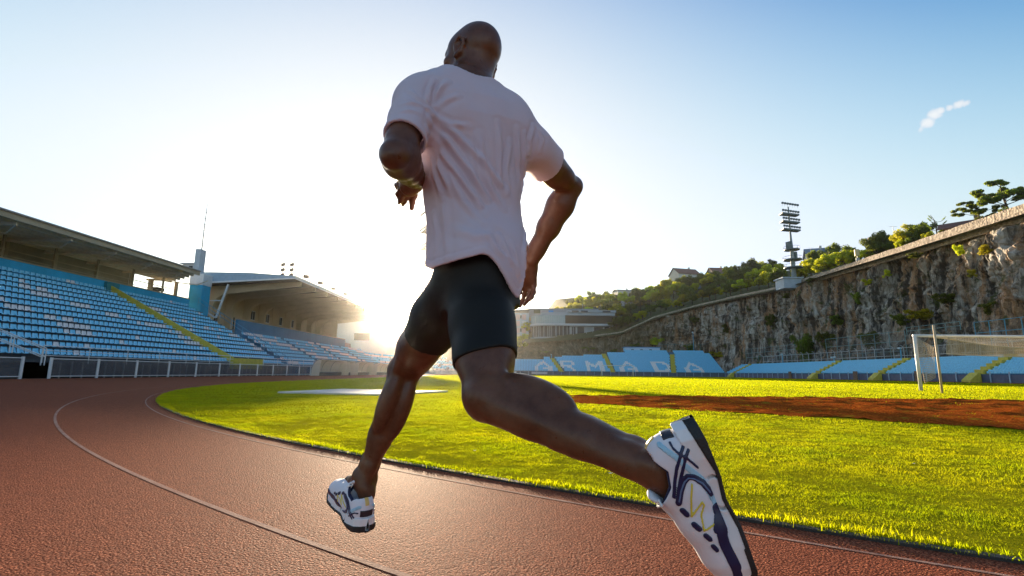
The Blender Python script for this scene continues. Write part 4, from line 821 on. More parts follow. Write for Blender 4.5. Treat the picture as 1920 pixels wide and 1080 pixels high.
# plants clinging to the rock
def on_cliff(px, py):
    s = np.linspace(20, ARC[-1]-2, 800); best = None
    for a in s:
        p, tz = cliff_at(np.array([a])); n = path_normal(np.array([a])); q = proj(np.array([p[0][0], p[0][1], 10.]))
        if best is None or abs(q[0]-px) < best[0]: best = (abs(q[0]-px), a, p[0]+n[0]*1.2)
    P = best[2]; z = at(px, py, P[1])[2]; return np.array([P[0], P[1], z])
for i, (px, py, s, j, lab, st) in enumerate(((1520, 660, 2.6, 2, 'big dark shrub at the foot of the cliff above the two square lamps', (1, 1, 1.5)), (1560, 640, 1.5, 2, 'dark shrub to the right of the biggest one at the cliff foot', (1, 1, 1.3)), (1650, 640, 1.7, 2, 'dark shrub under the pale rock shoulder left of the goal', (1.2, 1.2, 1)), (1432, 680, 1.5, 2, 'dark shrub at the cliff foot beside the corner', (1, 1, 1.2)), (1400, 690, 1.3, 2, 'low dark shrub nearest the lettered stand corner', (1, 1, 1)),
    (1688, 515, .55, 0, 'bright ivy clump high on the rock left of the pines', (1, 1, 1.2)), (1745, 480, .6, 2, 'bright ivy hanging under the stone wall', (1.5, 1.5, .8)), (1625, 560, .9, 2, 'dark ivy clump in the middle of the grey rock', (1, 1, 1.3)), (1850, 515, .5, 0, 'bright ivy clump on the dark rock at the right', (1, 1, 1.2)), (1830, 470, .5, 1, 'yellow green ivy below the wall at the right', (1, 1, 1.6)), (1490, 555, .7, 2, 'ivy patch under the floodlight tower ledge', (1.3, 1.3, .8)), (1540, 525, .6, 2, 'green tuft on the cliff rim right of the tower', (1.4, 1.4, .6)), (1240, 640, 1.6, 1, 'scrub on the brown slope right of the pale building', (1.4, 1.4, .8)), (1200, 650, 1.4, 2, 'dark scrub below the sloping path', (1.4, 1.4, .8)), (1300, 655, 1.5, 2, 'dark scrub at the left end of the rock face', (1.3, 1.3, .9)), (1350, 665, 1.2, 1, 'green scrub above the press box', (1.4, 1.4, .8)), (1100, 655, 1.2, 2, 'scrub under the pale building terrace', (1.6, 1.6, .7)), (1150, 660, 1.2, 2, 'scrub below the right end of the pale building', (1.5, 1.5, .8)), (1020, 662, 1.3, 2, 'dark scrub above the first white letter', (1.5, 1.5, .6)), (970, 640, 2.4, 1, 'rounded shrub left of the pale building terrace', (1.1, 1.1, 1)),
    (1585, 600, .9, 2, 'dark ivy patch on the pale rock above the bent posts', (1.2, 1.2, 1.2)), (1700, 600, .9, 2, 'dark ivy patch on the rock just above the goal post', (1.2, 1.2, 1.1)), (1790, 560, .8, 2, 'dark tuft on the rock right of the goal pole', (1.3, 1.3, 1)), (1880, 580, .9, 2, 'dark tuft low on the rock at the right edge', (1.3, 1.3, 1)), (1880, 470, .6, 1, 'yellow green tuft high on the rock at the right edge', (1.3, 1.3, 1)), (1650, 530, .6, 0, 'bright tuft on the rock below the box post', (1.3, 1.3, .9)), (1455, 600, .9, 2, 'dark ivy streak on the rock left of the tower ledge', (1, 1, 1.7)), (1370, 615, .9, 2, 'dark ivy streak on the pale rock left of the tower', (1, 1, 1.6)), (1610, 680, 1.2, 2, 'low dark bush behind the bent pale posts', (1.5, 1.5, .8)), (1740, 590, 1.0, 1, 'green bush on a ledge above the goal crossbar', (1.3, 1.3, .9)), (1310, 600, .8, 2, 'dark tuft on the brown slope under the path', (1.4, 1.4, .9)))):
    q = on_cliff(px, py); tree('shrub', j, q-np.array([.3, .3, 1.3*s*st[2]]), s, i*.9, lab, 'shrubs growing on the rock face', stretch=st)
# bare spindly tree
def bare_tree():
    b = px_on_edge(1760, 5); r = empty('bare_tree', b, 0, 'spindly bare tree with upswept branches on the skyline', 'tree'); rng = np.random.default_rng(8); m = MB(); m.tube([(0, 0, -.5), (-.1, 0, 1.6), (-.1, 0, 3.2), (-.35, 0, 4.6), (-.9, 0, 5.6)], [.15, .12, .10, .06, .03], 7); m.build('trunk', BARK, r, smooth=True)
    tufts = []; m = MB()
    for z, L, s in ((1.2, 1.4, -1), (1.3, 1.6, 1), (2.2, 1.9, -1), (2.6, 1.8, 1), (3.1, 2.1, -1), (3.3, 2.0, 1), (3.9, 1.6, -1), (4.4, 1.4, -1), (4.0, 1.5, 1)):
        y = rng.uniform(-.8, .8); pts = [(-.1, 0, z), (s*L*.5, y*.5, z+.12), (s*L*.85, y, z+.55), (s*L, y, z+.95)]; m.tube(pts, [.05, .04, .03, .012], 5)
        for t in np.linspace(.35, 1, 6): q = np.array(pts[1])*(1-t)+np.array(pts[3])*t; tufts.append((*q, .16))
    m.build('branch', BARK, r); V_, F_ = leaves(tufts, 700, .09, rng); o = np_mesh('crown', V_, F_, False); o.materials.append(LEAF3); link('crown', o, r)
bare_tree()
p = at(742, 640, 175.); tree('dark', 1, (p[0], p[1], 6.0), 1.9, .4, 'dark tree rising behind the bend beside the forward knee', None)
# ---- floodlight towers
def flood_tower(loc, H, rz, label, scale=1.):
    r = empty('floodlight_tower', loc, rz, label, 'floodlight tower', 'floodlight towers'); r.scale = (scale,)*3; PT_ = paint('dark blue grey steel', (.09, .13, .14), .5, .15)
    m = MB(); m.tube([(0, 0, -2), (0, 0, 4.5), (0, 0, H*.62), (0, 0, H)], [.70, .62, .26, .20], 14); m.build('mast', paint('grey mast', (.26, .31, .33), .7, .1, 1), r, smooth=True)
    for f in (.975, .875, .765, .655):
        z = H*f; m = MB()
        if f < .95: m.prism([(-3.5, -1.0, z), (2.7, -1.3, z), (3.2, .5, z), (-2.6, 1.1, z)], (0, 0, 0), (0, 0, .42))
        m.bar((-3.5, -1.0, z+1.15), (2.7, -1.2, z+1.15), .08); m.build('platform', PT_, r); lm = MB()
        for x in np.linspace(-3.3, 2.5, 7): lm.box((x, -1.15, z+1.0), (.55, .35, .55)); lm.tube([(x, -.9, z), (x, -1.0, z+.9)], .035, 5)
        lm.build('lamp_row', PT_, r)
    for z in (.135, .245, .385):
        z = H*z; m = MB(); R2 = 2.5 if z < H*.3 else 2.1; ring_ = [(R2*math.cos(a), R2*math.sin(a), z) for a in np.linspace(0, 2*math.pi, 17)[:-1]]; m.prism(ring_, (0, 0, 0), (0, 0, .25)); m.tube([(x, y, z+1.0) for x, y, _ in ring_]+[(ring_[0][0], ring_[0][1], z+1.0)], .05, 5)
        for x, y, _ in ring_[::2]: m.tube([(x, y, z), (x, y, z+1.0)], .04, 4)
        m.build('gallery', PT_, r)
    m = MB(); m.bb((-1.3, -.8, H*.40), (-.4, .8, H*.50)); m.bb((.45, -.8, H*.26), (1.1, .6, H*.36)); m.build('switch_cabinet', PT_, r)
    return r
flood_tower((78.6, 143.6, 28.4), 21.5, R_(20), 'tall floodlight tower with four lamp platforms on the cliff edge')
flood_tower((-30.2, 152.0, 0), 50.5, R_(-60), 'slim floodlight tower mostly hidden behind the runner\'s back', 1.)
m = MB(); m.bb((74.6, 141.8, 25.2), (80, 146.5, 28.0)); m.bb((74.2, 141.5, 28.003), (80.2, 146.8, 28.35)); o = m.build('tower_base', paint('pale blue plinth', (.42, .50, .58), .7, .12, .6)); tag(o, 'pale blue concrete ledge under the floodlight tower on the cliff', 'plinth')
# ---- houses on the hill
TILE = paint('roof tile', (.24, .11, .075), .8, .25, 2, bump=.4, bscale=6)
def house(px, d, w, dp, h, label, wall, rz=None, roof=TILE, pitch=.38, sink=.6, wins=3):
    b = px_on_edge(px, d); rz = math.atan2(-b[0], b[1]) if rz is None else rz; r = empty('house', b-np.array([0, 0, sink]), rz, label, 'house', 'houses on the hilltop')
    m = MB(); m.bb((-w/2, -dp/2, -1.5), (w/2, dp/2, h)); m.build('wall', wall, r); m = MB(); e = .5; rh = dp*pitch
    m.prism([(-w/2-e, -dp/2-e, h-.05), (-w/2-e, 0, h+rh), (-w/2-e, dp/2+e, h-.05), (-w/2-e, dp/2+e-.1, h+.15), (-w/2-e, 0, h+rh+.22), (-w/2-e, -dp/2-e+.1, h+.15)], (0, 0, 0), (w+2*e, 0, 0)); ro = m.build('roof', roof, r)
    m = MB(); m.prism([(-w/2, -dp/2, h), (-w/2, 0, h+rh-.05), (-w/2, dp/2, h)], (0, 0, 0), (w, 0, 0)); m.build('gable', wall, r)
    m = MB(); m.bb((w*.2, -.3, h+rh*.5), (w*.2+.7, .4, h+rh+1.0)); c = m.build('chimney', wall, ro)
    for i in range(wins):
        x = -w/2+w*(i+.5)/wins; m = MB(); m.bb((x-.55, -dp/2-.06, h*.35), (x+.55, -dp/2-.003, h*.8)); f = m.build('window', WHT, r); m = MB(); m.bb((x-.45, -dp/2-.075, h*.37), (x+.45, -dp/2-.063, h*.77)); m.build('pane', GLS, f)
HW = paint('white render', (.62, .60, .56), .8, .08, .6); HC = paint('cream render', (.50, .42, .32), .8, .1, .6)
house(1678, 15, 9, 8, 4.4, 'white house with a dark tiled roof behind round bright trees', HW, R_(-30))
house(1532, 24, 6, 6, 4.4, 'small pale house with a tall chimney right of the floodlight tower', HW, R_(-20), paint('grey slate roof', (.22, .25, .30), .7), .5)
house(1283, 52, 12, 9, 9.6, 'white gabled house standing alone on the green skyline', HW, R_(15)); house(1172, 60, 9, 8, 8.5, 'pale house with a flat grey roof at the left of the skyline', HW, R_(10), paint('grey roof', (.35, .36, .38), .7), .12)
house(1812, 7, 7, 5, 1.9, 'low cream house peeking over the stone wall', HC, R_(-45), TILE, .3); house(1345, 60, 8, 8, 7.5, 'low tiled house half buried in the skyline trees', HC, R_(5))
def street_lamp(px, d, h, label):
    b = px_on_edge(px, d); r = empty('street_lamp', b, 0, label, 'street lamp', 'street lamps on the hilltop'); m = MB(); m.tube([(0, 0, -.5), (0, 0, h)], [.09, .05], 8); m.build('pole', STEEL, r); m = MB(); m.prism([(-.9, -.2, h), (.9, -.2, h), (.7, .2, h+.12), (-.7, .2, h+.12)], (0, 0, 0), (0, .25, .02)); m.build('lamp_head', STEEL, r)
street_lamp(1681, 9, 7.4, 'thin street lamp rising over the tiled house'); street_lamp(1525, 14, 8.8, 'thin street lamp beside the small house with the chimney')
def box_post():
    b = px_on_edge(1610, 2.0); r = empty('signal_post', b, R_(-25), 'short post with a yellow box on the wall top', 'post'); m = MB(); m.bb((-.35, -.35, -.5), (.35, .35, 1.5)); m.build('base', paint('pale grey cabinet', (.45, .47, .52), .6), r); m = MB(); m.bb((-.5, -.4, 2.0), (.4, .4, 3.6)); m.build('box', paint('pale yellow box', (.70, .58, .30), .6), r); m = MB(); m.tube([(0, 0, 1.5), (0, 0, 2.0)], .12, 8); m.build('stem', STEEL, r)
box_post()
# ---- pale modern building with a rounded glass corner
def modern():
    r = empty('modern_building', (20, 224, 15.5), 0, 'pale modern building with rounded glass corner and dark timber band', 'building'); G = Group(r); Yf = 220.
    WHB = paint('white facade', (.32, .37, .42), .6, .07, .3); TIM = paint('dark timber band', (.035, .026, .013), .7, .25, 1.5); GB = paint('pale milky glass', (.26, .36, .39), .2, .12, .8); GRY = paint('grey roof deck', (.24, .27, .31), .7, .12, .3)
    def slab(x0, x1, z0, z1, rad, dy=0, depth=16, name='slab', mat=WHB):
        y0 = Yf+dy; a = [(x0+rad-rad*math.cos(t), y0+rad-rad*math.sin(t)) for t in np.linspace(0, math.pi/2, 12)]; poly = [(x0, y0+depth)]+a+[(x1, y0), (x1, y0+depth)]
        m = MB(); m.prism([(x, y, z0) for x, y in poly], (0, 0, 0), (0, 0, z1-z0)); return G(m, name, mat)
    slab(3.8, 39.5, 14.0, 16.2, 7, -1.2, 18, 'terrace'); slab(4.6, 21.0, 16.203, 21.2, 6.5, 1.2, 14, 'glazed_hall', GLS); m = MB(); m.bb((21.003, Yf+1.2, 16.203), (39.0, Yf+15, 21.2)); G(m, 'ground_floor', WHB); slab(3.6, 40.2, 21.203, 22.1, 7.2, -.6, 17, 'slab', paint('white slab edge', (.50, .53, .56), .6, .05))
    slab(4.0, 19.0, 22.103, 25.8, 7, 0., 14, 'glazed_corner', GB); m = MB(); m.bb((19.003, Yf, 22.103), (39.6, Yf+14, 25.8)); G(m, 'timber_band', TIM)
    slab(8.5, 41.0, 25.803, 27.2, 5, .6, 13, 'roof_storey', WHB); m = MB(); m.bb((20.5, Yf+.2, 27.203), (41.5, Yf+11, 28.2)); G(m, 'roof_storey', WHB)
    for a, b in ((22, 25), (26, 29), (35.5, 39)): m = MB(); m.bb((a, Yf+.12, 27.25), (b, Yf+.19, 28.0)); G(m, 'window', GLS)
    for x in np.arange(19.8, 39.4, .65): pass
    for x in (6.3, 8.0, 9.7, 11.4, 13.1, 14.8, 16.5, 18.2, 19.9): m = MB(); yy = Yf+1.2+(6.5-math.sqrt(max(0, 6.5**2-(11.1-x)**2)) if x < 11.1 else 0); m.bb((x-.12, yy-.15, 16.21), (x+.12, yy+.3, 21.19)); G(m, 'mullion', WHB)
    for a, b in ((22, 23.6), (24.4, 27.4), (31.8, 35.6), (36.4, 38.4)): m = MB(); m.bb((a, Yf+1.13, 17.0), (b, Yf+1.197, 20.8)); G(m, 'window', GLS)
    for x in np.arange(5, 19, 1.0):
        yy = Yf+max(0, 7-math.sqrt(max(0, 49-(11-x)**2)) if x < 11 else 0); m = MB(); m.bb((x-.05, yy-.08, 22.2), (x+.05, yy+.3, 25.7)); G(m, 'mullion', WHB)
    for x in (5.2, 7.2, 9.6, 12.2, 15, 18, 22.5, 28.2, 31): m = MB(); yy = Yf-.4+max(0, 7-math.sqrt(max(0, 49-(11-x)**2)) if x < 11 else 0); m.tube([(x, yy, 16.2), (x, yy, 21.2)], .13, 8); G(m, 'column', WHB)
    m = MB(); m.bb((3., Yf+15, 20), (36, Yf+32, 30.4)); m.prism([(3, Yf+15, 30.4), (36, Yf+15, 30.4), (36, Yf+32, 31.0), (3, Yf+32, 31)], (0, 0, 0), (0, 0, .3)); G(m, 'upper_wing', GRY)
    m = MB(); m.tube([(27, Yf+3, 28), (27, Yf+3, 31.5)], .08, 6); G(m, 'flagpole', WHB); m = MB(); m.bb((12.5, Yf+14.9, 28.5), (14.8, Yf+14.99, 29.8)); G(m, 'blue_panel', paint('bright blue panel', (.03, .25, .6), .5)); m = MB(); m.bb((5.5, Yf+14.88, 28.3), (8.6, Yf+14.99, 30.0)); G(m, 'planted_panel', paint('green planting', (.04, .07, .03), .9))
modern()
def apartments():
    r = empty('apartment_block', (-8, 236, 10), 0, 'apartment block with pale blue and cream panels left of the glass corner', 'building'); G = Group(r); m = MB(); m.bb((-16, 233, 8), (3.2, 246, 28.2)); G(m, 'wall', paint('pale blue render', (.45, .55, .66), .7, .06)); m = MB(); m.prism([(-16.4, 232.6, 28.203), (3.6, 232.6, 29.6), (3.6, 247, 29.6), (-16.4, 247, 28.203)], (0, 0, 0), (0, 0, .5)); G(m, 'roof', paint('grey roof deck', (.24, .27, .31), .7, .12, .3)); rng = np.random.default_rng(4)
    C_ = [paint('cream panel', (.62, .55, .38), .7), paint('blue panel', (.16, .36, .62), .6), paint('white panel', (.66, .68, .7), .7), paint('pink panel', (.58, .42, .40), .7)]
    for i in range(6):
        for j in range(6):
            x = -15+i*3.0; z = 9.5+j*3.1; m = MB(); m.bb((x, 232.93, z), (x+1.9, 232.997, z+2.5)); f = G(m, 'panel', C_[int(rng.integers(0, 4))])
            if (i+j) % 2: m = MB(); m.bb((x+2.05, 232.93, z+.6), (x+2.85, 232.997, z+2.1)); G(m, 'window', GLS)
apartments()
# ---------------------------------------------------------------- implicit surfaces (numpy) -> meshes
V=lambda *a: np.array(a,float)
def nrm(v): v=np.asarray(v,float); return v/np.linalg.norm(v)
class Field:
    """A sampled distance field; shapes are blended in with a smooth minimum and the zero level becomes a mesh."""
    def __init__(s,lo,hi,h):
        s.h=h; s.o=np.array(lo,float); s.n=np.ceil((np.array(hi)-s.o)/h).astype(int)+1
        s.D=np.full(s.n,1.0,np.float32)
    def box(s,lo,hi):
        a=np.maximum(np.floor((np.array(lo)-s.o)/s.h).astype(int),0); b=np.minimum(np.ceil((np.array(hi)-s.o)/s.h).astype(int)+1,s.n)
        if np.any(b<=a): return None
        sl=tuple(slice(i,j) for i,j in zip(a,b))
        g=np.meshgrid(*[s.o[i]+s.h*np.arange(a[i],b[i]) for i in range(3)],indexing='ij',copy=False)
        return sl,g
    def put(s,sl,d,k,op='u'):
        c=s.D[sl]
        if op=='u':
            if k>0: m=np.maximum(k-np.abs(c-d),0)/k; s.D[sl]=np.minimum(c,d)-m*m*k*.25
            else: s.D[sl]=np.minimum(c,d)
        elif op=='s':
            if k>0: m=np.maximum(k-np.abs(c+d),0)/k; s.D[sl]=np.maximum(c,-d)+m*m*k*.25
            else: s.D[sl]=np.maximum(c,-d)
    def cone(s,a,b,ra,rb,k=.02,op='u',flat=None):
        a=np.array(a,float);b=np.array(b,float);r=max(ra,rb)+k+.03
        q=s.box(np.minimum(a,b)-r,np.maximum(a,b)+r)
        if q is None: return
        sl,(X,Y,Z)=q; ab=b-a; L=max(ab@ab,1e-9)
        t=np.clip(((X-a[0])*ab[0]+(Y-a[1])*ab[1]+(Z-a[2])*ab[2])/L,0,1)
        x,y,z=X-a[0]-t*ab[0],Y-a[1]-t*ab[1],Z-a[2]-t*ab[2]
        if flat is not None:                      # (direction, factor): thinner across that direction
            n,f=flat; c=(x*n[0]+y*n[1]+z*n[2]); g=1/f-1
            x=x+c*n[0]*g;y=y+c*n[1]*g;z=z+c*n[2]*g
        d=np.sqrt(x*x+y*y+z*z)-(ra+(rb-ra)*t)
        s.put(sl,d,k,op)
    def chain(s,pts,rs,k=.02,op='u',flat=None):
        for i in range(len(pts)-1): s.cone(pts[i],pts[i+1],rs[i],rs[i+1],k,op,flat)
    def ell(s,c,ax,r,k=.02,op='u'):
        c=np.array(c,float);R=max(r)+k+.03
        a0=nrm(ax[0]);a1=nrm(np.asarray(ax[1])-a0*(a0@ax[1]));ax=[a0,a1,np.cross(a0,a1)]
        q=s.box(c-R,c+R)
        if q is None: return
        sl,(X,Y,Z)=q; x,y,z=X-c[0],Y-c[1],Z-c[2]
        u=[x*a[0]+y*a[1]+z*a[2] for a in ax]
        k0=np.sqrt(sum((u[i]/r[i])**2 for i in range(3)))+1e-6
        k1=np.sqrt(sum((u[i]/r[i]**2)**2 for i in range(3)))+1e-6
        s.put(sl,k0*(k0-1)/k1,k,op)
    def loft(s,secs,k=.02,op='u',pad=0.):
        """secs: list of (centre, right, fwd, half width, half depth, power); ellipse sections blended along the axis"""
        cs=np.array([q[0] for q in secs]); R=max(max(q[3],q[4]) for q in secs)+pad+k+.03
        q=s.box(cs.min(0)-R,cs.max(0)+R)
        sl,(X,Y,Z)=q
        ax=cs[-1]-cs[0]; L=np.linalg.norm(ax); ax=ax/L
        T=((X-cs[0][0])*ax[0]+(Y-cs[0][1])*ax[1]+(Z-cs[0][2])*ax[2])
        ts=(cs-cs[0])@ax
        def I(vals): return np.interp(T,ts,vals).astype(np.float32)
        cx,cy,cz=[I(cs[:,i]) for i in range(3)]
        Rt=np.array([q[1] for q in secs]);Fw=np.array([q[2] for q in secs])
        x,y,z=X-cx,Y-cy,Z-cz
        u=x*I(Rt[:,0])+y*I(Rt[:,1])+z*I(Rt[:,2]); v=x*I(Fw[:,0])+y*I(Fw[:,1])+z*I(Fw[:,2])
        w=I([q[3]+pad for q in secs]);dd=I([q[4]+pad for q in secs]);p=secs[0][5]
        e=(np.abs(u/w)**p+np.abs(v/dd)**p)**(1/p)
        g=np.sqrt(u*u+v*v)+1e-6
        d=g*(1-1/np.maximum(e,1e-3))
        d=np.where(e<.3,-np.minimum(w,dd)*.7,d)
        cap=np.maximum(-T,T-L)
        d=np.maximum(d,cap)
        s.put(sl,d.astype(np.float32),k,op)
    def sample(s,P):
        q=(P-s.o)/s.h; i=np.clip(np.floor(q).astype(int),0,s.n-2); f=q-i
        r=0
        for dx in(0,1):
            for dy in(0,1):
                for dz in(0,1):
                    w=(f[:,0] if dx else 1-f[:,0])*(f[:,1] if dy else 1-f[:,1])*(f[:,2] if dz else 1-f[:,2])
                    r=r+w*s.D[i[:,0]+dx,i[:,1]+dy,i[:,2]+dz]
        return r
    def mesh(s):
        return surface_nets(s.D,s.o,s.h)
def surface_nets(D,o,h):
    S=D<0
    n=np.array(D.shape)
    any_=np.zeros(n-1,bool);all_=np.ones(n-1,bool)
    for dx in(0,1):
        for dy in(0,1):
            for dz in(0,1):
                c=S[dx:n[0]-1+dx,dy:n[1]-1+dy,dz:n[2]-1+dz]; any_|=c; all_&=c
    A=np.argwhere(any_&~all_)
    idx=np.full(n-1,-1,np.int32); idx[A[:,0],A[:,1],A[:,2]]=np.arange(len(A))
    cor=[(dx,dy,dz) for dx in(0,1) for dy in(0,1) for dz in(0,1)]
    val={c:D[A[:,0]+c[0],A[:,1]+c[1],A[:,2]+c[2]] for c in cor}
    P=np.zeros((len(A),3));N=np.zeros(len(A))
    for a in cor:
        for ax in range(3):
            if a[ax]==0:
                b=list(a);b[ax]=1;b=tuple(b)
                va,vb=val[a],val[b]; m=(va<0)!=(vb<0)
                t=np.where(m,va/np.where(m,va-vb,1),0)
                q=np.tile(np.array(a,float),(len(A),1));q[:,ax]+=t
                P+=q*m[:,None];N+=m
    P=o+h*(A+P/N[:,None])
    F=[]
    for ax in range(3):
        u,v=(ax+1)%3,(ax+2)%3
        sa=[slice(None)]*3;sb=[slice(None)]*3;sa[ax]=slice(0,-1);sb[ax]=slice(1,None)
        ch=S[tuple(sa)]!=S[tuple(sb)]
        E=np.argwhere(ch)
        E=E[(E[:,u]>0)&(E[:,v]>0)&(E[:,u]<n[u]-1)&(E[:,v]<n[v]-1)]
        inside=S[E[:,0],E[:,1],E[:,2]]
        def cell(du,dv):
            c=E.copy();c[:,u]-=du;c[:,v]-=dv; return idx[c[:,0],c[:,1],c[:,2]]
        q=np.stack([cell(1,1),cell(0,1),cell(0,0),cell(1,0)],1)
        q[~inside]=q[~inside][:,::-1]
        F.append(q)
    F=np.concatenate(F); F=F[(F>=0).all(1)]
    return P,F
def smooth_mesh(P,F,it=2,lam=.5):
    e=np.concatenate([F[:,[0,1]],F[:,[1,2]],F[:,[2,3]],F[:,[3,0]]]);e=np.concatenate([e,e[:,::-1]])
    cnt=np.bincount(e[:,0],minlength=len(P))[:,None]
    for i in range(it):
        for l in(lam,-lam*1.03):
            S=np.stack([np.bincount(e[:,0],P[e[:,1],j],len(P)) for j in range(3)],1)/np.maximum(cnt,1)
            P=P+l*(S-P)
    return P
def vert_normals(P,F):
    n=np.cross(P[F[:,2]]-P[F[:,0]],P[F[:,3]]-P[F[:,1]]); N=np.zeros_like(P)
    for j in range(4):
        for c in range(3): N[:,c]+=np.bincount(F[:,j],n[:,c],len(P))
    return N/(np.linalg.norm(N,axis=1,keepdims=True)+1e-12)
# ---------------------------------------------------------------- the runner
def smoothstep(a,b,x): t=np.clip((x-a)/(b-a),0,1); return t*t*(3-2*t)
def seg_dist(P,A,B):
    ab=B-A;t=np.clip(((P-A)@ab)/max(ab@ab,1e-9),0,1); return np.linalg.norm(P-A-t[:,None]*ab,axis=1)
def poly_dist(P,pts):
    d=np.full(len(P),9.)
    for a,b in zip(pts[:-1],pts[1:]): d=np.minimum(d,seg_dist(P,a,b))
    return d
# joints (metres, world): fitted to a 1.83 m man running away to the left
HEADT=V(-.167,1.56,1.832);LEAR=V(-.230,1.485,1.690);REAR=V(-.121,1.624,1.680);NECK=V(-.195,1.52,1.588)
LSH=V(-.318,1.40,1.436);LEL=V(-.338,1.24,1.193);LWR=V(-.335,1.48,1.222)
RSH=V(.022,1.58,1.376);REL=V(.183,1.80,1.322);RWR=V(.030,1.865,1.052)
PEL=V(-.146,1.50,.933);LHIP=V(-.197,1.52,.889);RHIP=V(-.127,1.50,.889)
LKN=V(-.424,1.82,.633);LAN=V(-.556,1.85,.252);RKN=V(-.086,1.26,.566);RAN=V(.269,1.03,.441)
HX=nrm(REAR-LEAR); HU=nrm(nrm(HEADT-(LEAR+REAR)/2)-.0*HX); HF=nrm(np.cross(HU,HX)); HU=nrm(np.cross(HX,HF))
TU=nrm(NECK-PEL)
def frame(r):
    r=nrm(r-TU*(r@TU)); return r,nrm(np.cross(TU,r))
PR,PF=frame(V(.80,.60,0)); SR,SF=frame(RSH-LSH)
def torso_at(t):
    c=PEL+(NECK-PEL)*t; a=smoothstep(0,.85,t); r=nrm(PR*(1-a)+SR*a); r,f=frame(r); c=c+r*(.010-.020*smoothstep(.68,.92,t)); return c,r,f
def tp(t,x,y):
    c,r,f=torso_at(t); return c+r*x+f*y
TORSO=[(-.18,.112,.096,-.012),(-.02,.124,.106,-.006),(.14,.122,.098,0),(.34,.126,.090,.004),(.52,.138,.098,0),(.70,.154,.108,-.004),(.82,.152,.096,-.006),(.92,.110,.075,-.006),(1.0,.058,.058,0)]
def torso_secs(tab,p=2.3):
    out=[]
    for t,w,d,off in tab:
        c,r,f=torso_at(t); out.append((c+f*off,r,f,w,d,p))
    return out
def limb_front(h,k,a): return nrm(k-(h+a)/2)
def leg(F,hip,kn,an,fr_hint=None,foot=None):
    th=nrm(kn-hip); sh=nrm(an-kn)
    fr=limb_front(hip,kn,an) if fr_hint is None else fr_hint
    ft=nrm(fr-th*(fr@th)); fs=nrm(fr-sh*(fr@sh)); sd=nrm(np.cross(th,ft))
    L=np.linalg.norm(kn-hip);M=np.linalg.norm(an-kn)
    def T(t,a,b=0): return hip+(kn-hip)*t+ft*a+sd*b
    ss=nrm(np.cross(sh,fs))
    def S(t,a,b=0): return kn+(an-kn)*t+fs*a+ss*b
    F.chain([T(0,0),T(.35,.004),T(.7,.002),T(.96,-.002)],[.082,.080,.066,.053],.03)
    F.ell(T(.42,.030,.012),[th,ft,sd],[.17,.055,.060],.03)         # quadriceps
    F.ell(T(.72,.022,-.030),[th,ft,sd],[.085,.036,.030],.03)
    F.ell(T(.74,.022,.032),[th,ft,sd],[.075,.036,.030],.03)
    F.ell(T(.48,-.036,.022),[th,ft,sd],[.16,.044,.040],.03)        # hamstrings
    F.ell(T(.50,-.036,-.024),[th,ft,sd],[.16,.044,.040],.03)
    F.chain([T(.78,-.036,.036),S(.06,-.030,.034)],[.018,.012],.022)
    F.chain([T(.78,-.036,-.036),S(.06,-.030,-.034)],[.018,.012],.022)
    F.ell(kn+fr*.026,[nrm(th+sh),nrm(ft+fs),sd],[.040,.026,.034],.03)   # kneecap
    F.ell(kn+fs*.002,[sd,nrm(ft+fs),nrm(th+sh)],[.052,.044,.045],.03)
    F.chain([S(.02,0),S(.3,-.004),S(.6,-.002),S(.86,-.003),S(1,-.003)],[.050,.046,.038,.031,.033],.025)
    F.chain([S(.10,.030),S(.5,.024),S(.9,.014)],[.022,.018,.016],.02)   # shin bone
    F.ell(S(.30,-.045,.026),[sh,fs,ss],[.120,.040,.034],.014)        # calf, two heads
    F.ell(S(.27,-.045,-.026),[sh,fs,ss],[.112,.043,.034],.014)
    F.ell(S(.50,-.020,0),[sh,fs,ss],[.13,.032,.042],.02)
    F.ell(S(.30,.014,.022),[sh,fs,ss],[.13,.023,.021],.012); F.ell(S(.30,.012,-.022),[sh,fs,ss],[.13,.024,.022],.010)
    F.chain([S(.62,-.034),S(.85,-.038),S(1.03,-.042)],[.020,.012,.014],.02)  # heel tendon
    F.ell(S(.985,-.003,.030),[sh,fs,ss],[.018,.016,.012],.015); F.ell(S(.97,.002,-.030),[sh,fs,ss],[.018,.016,.012],.015)
    if foot is not None:
        t,u=foot
        F.chain([an,an+t*.05-u*.035,an+t*.12-u*.055],[.034,.032,.026],.03)
        F.ell(an-t*.035-u*.04,[t,u,np.cross(t,u)],[.03,.032,.028],.03)
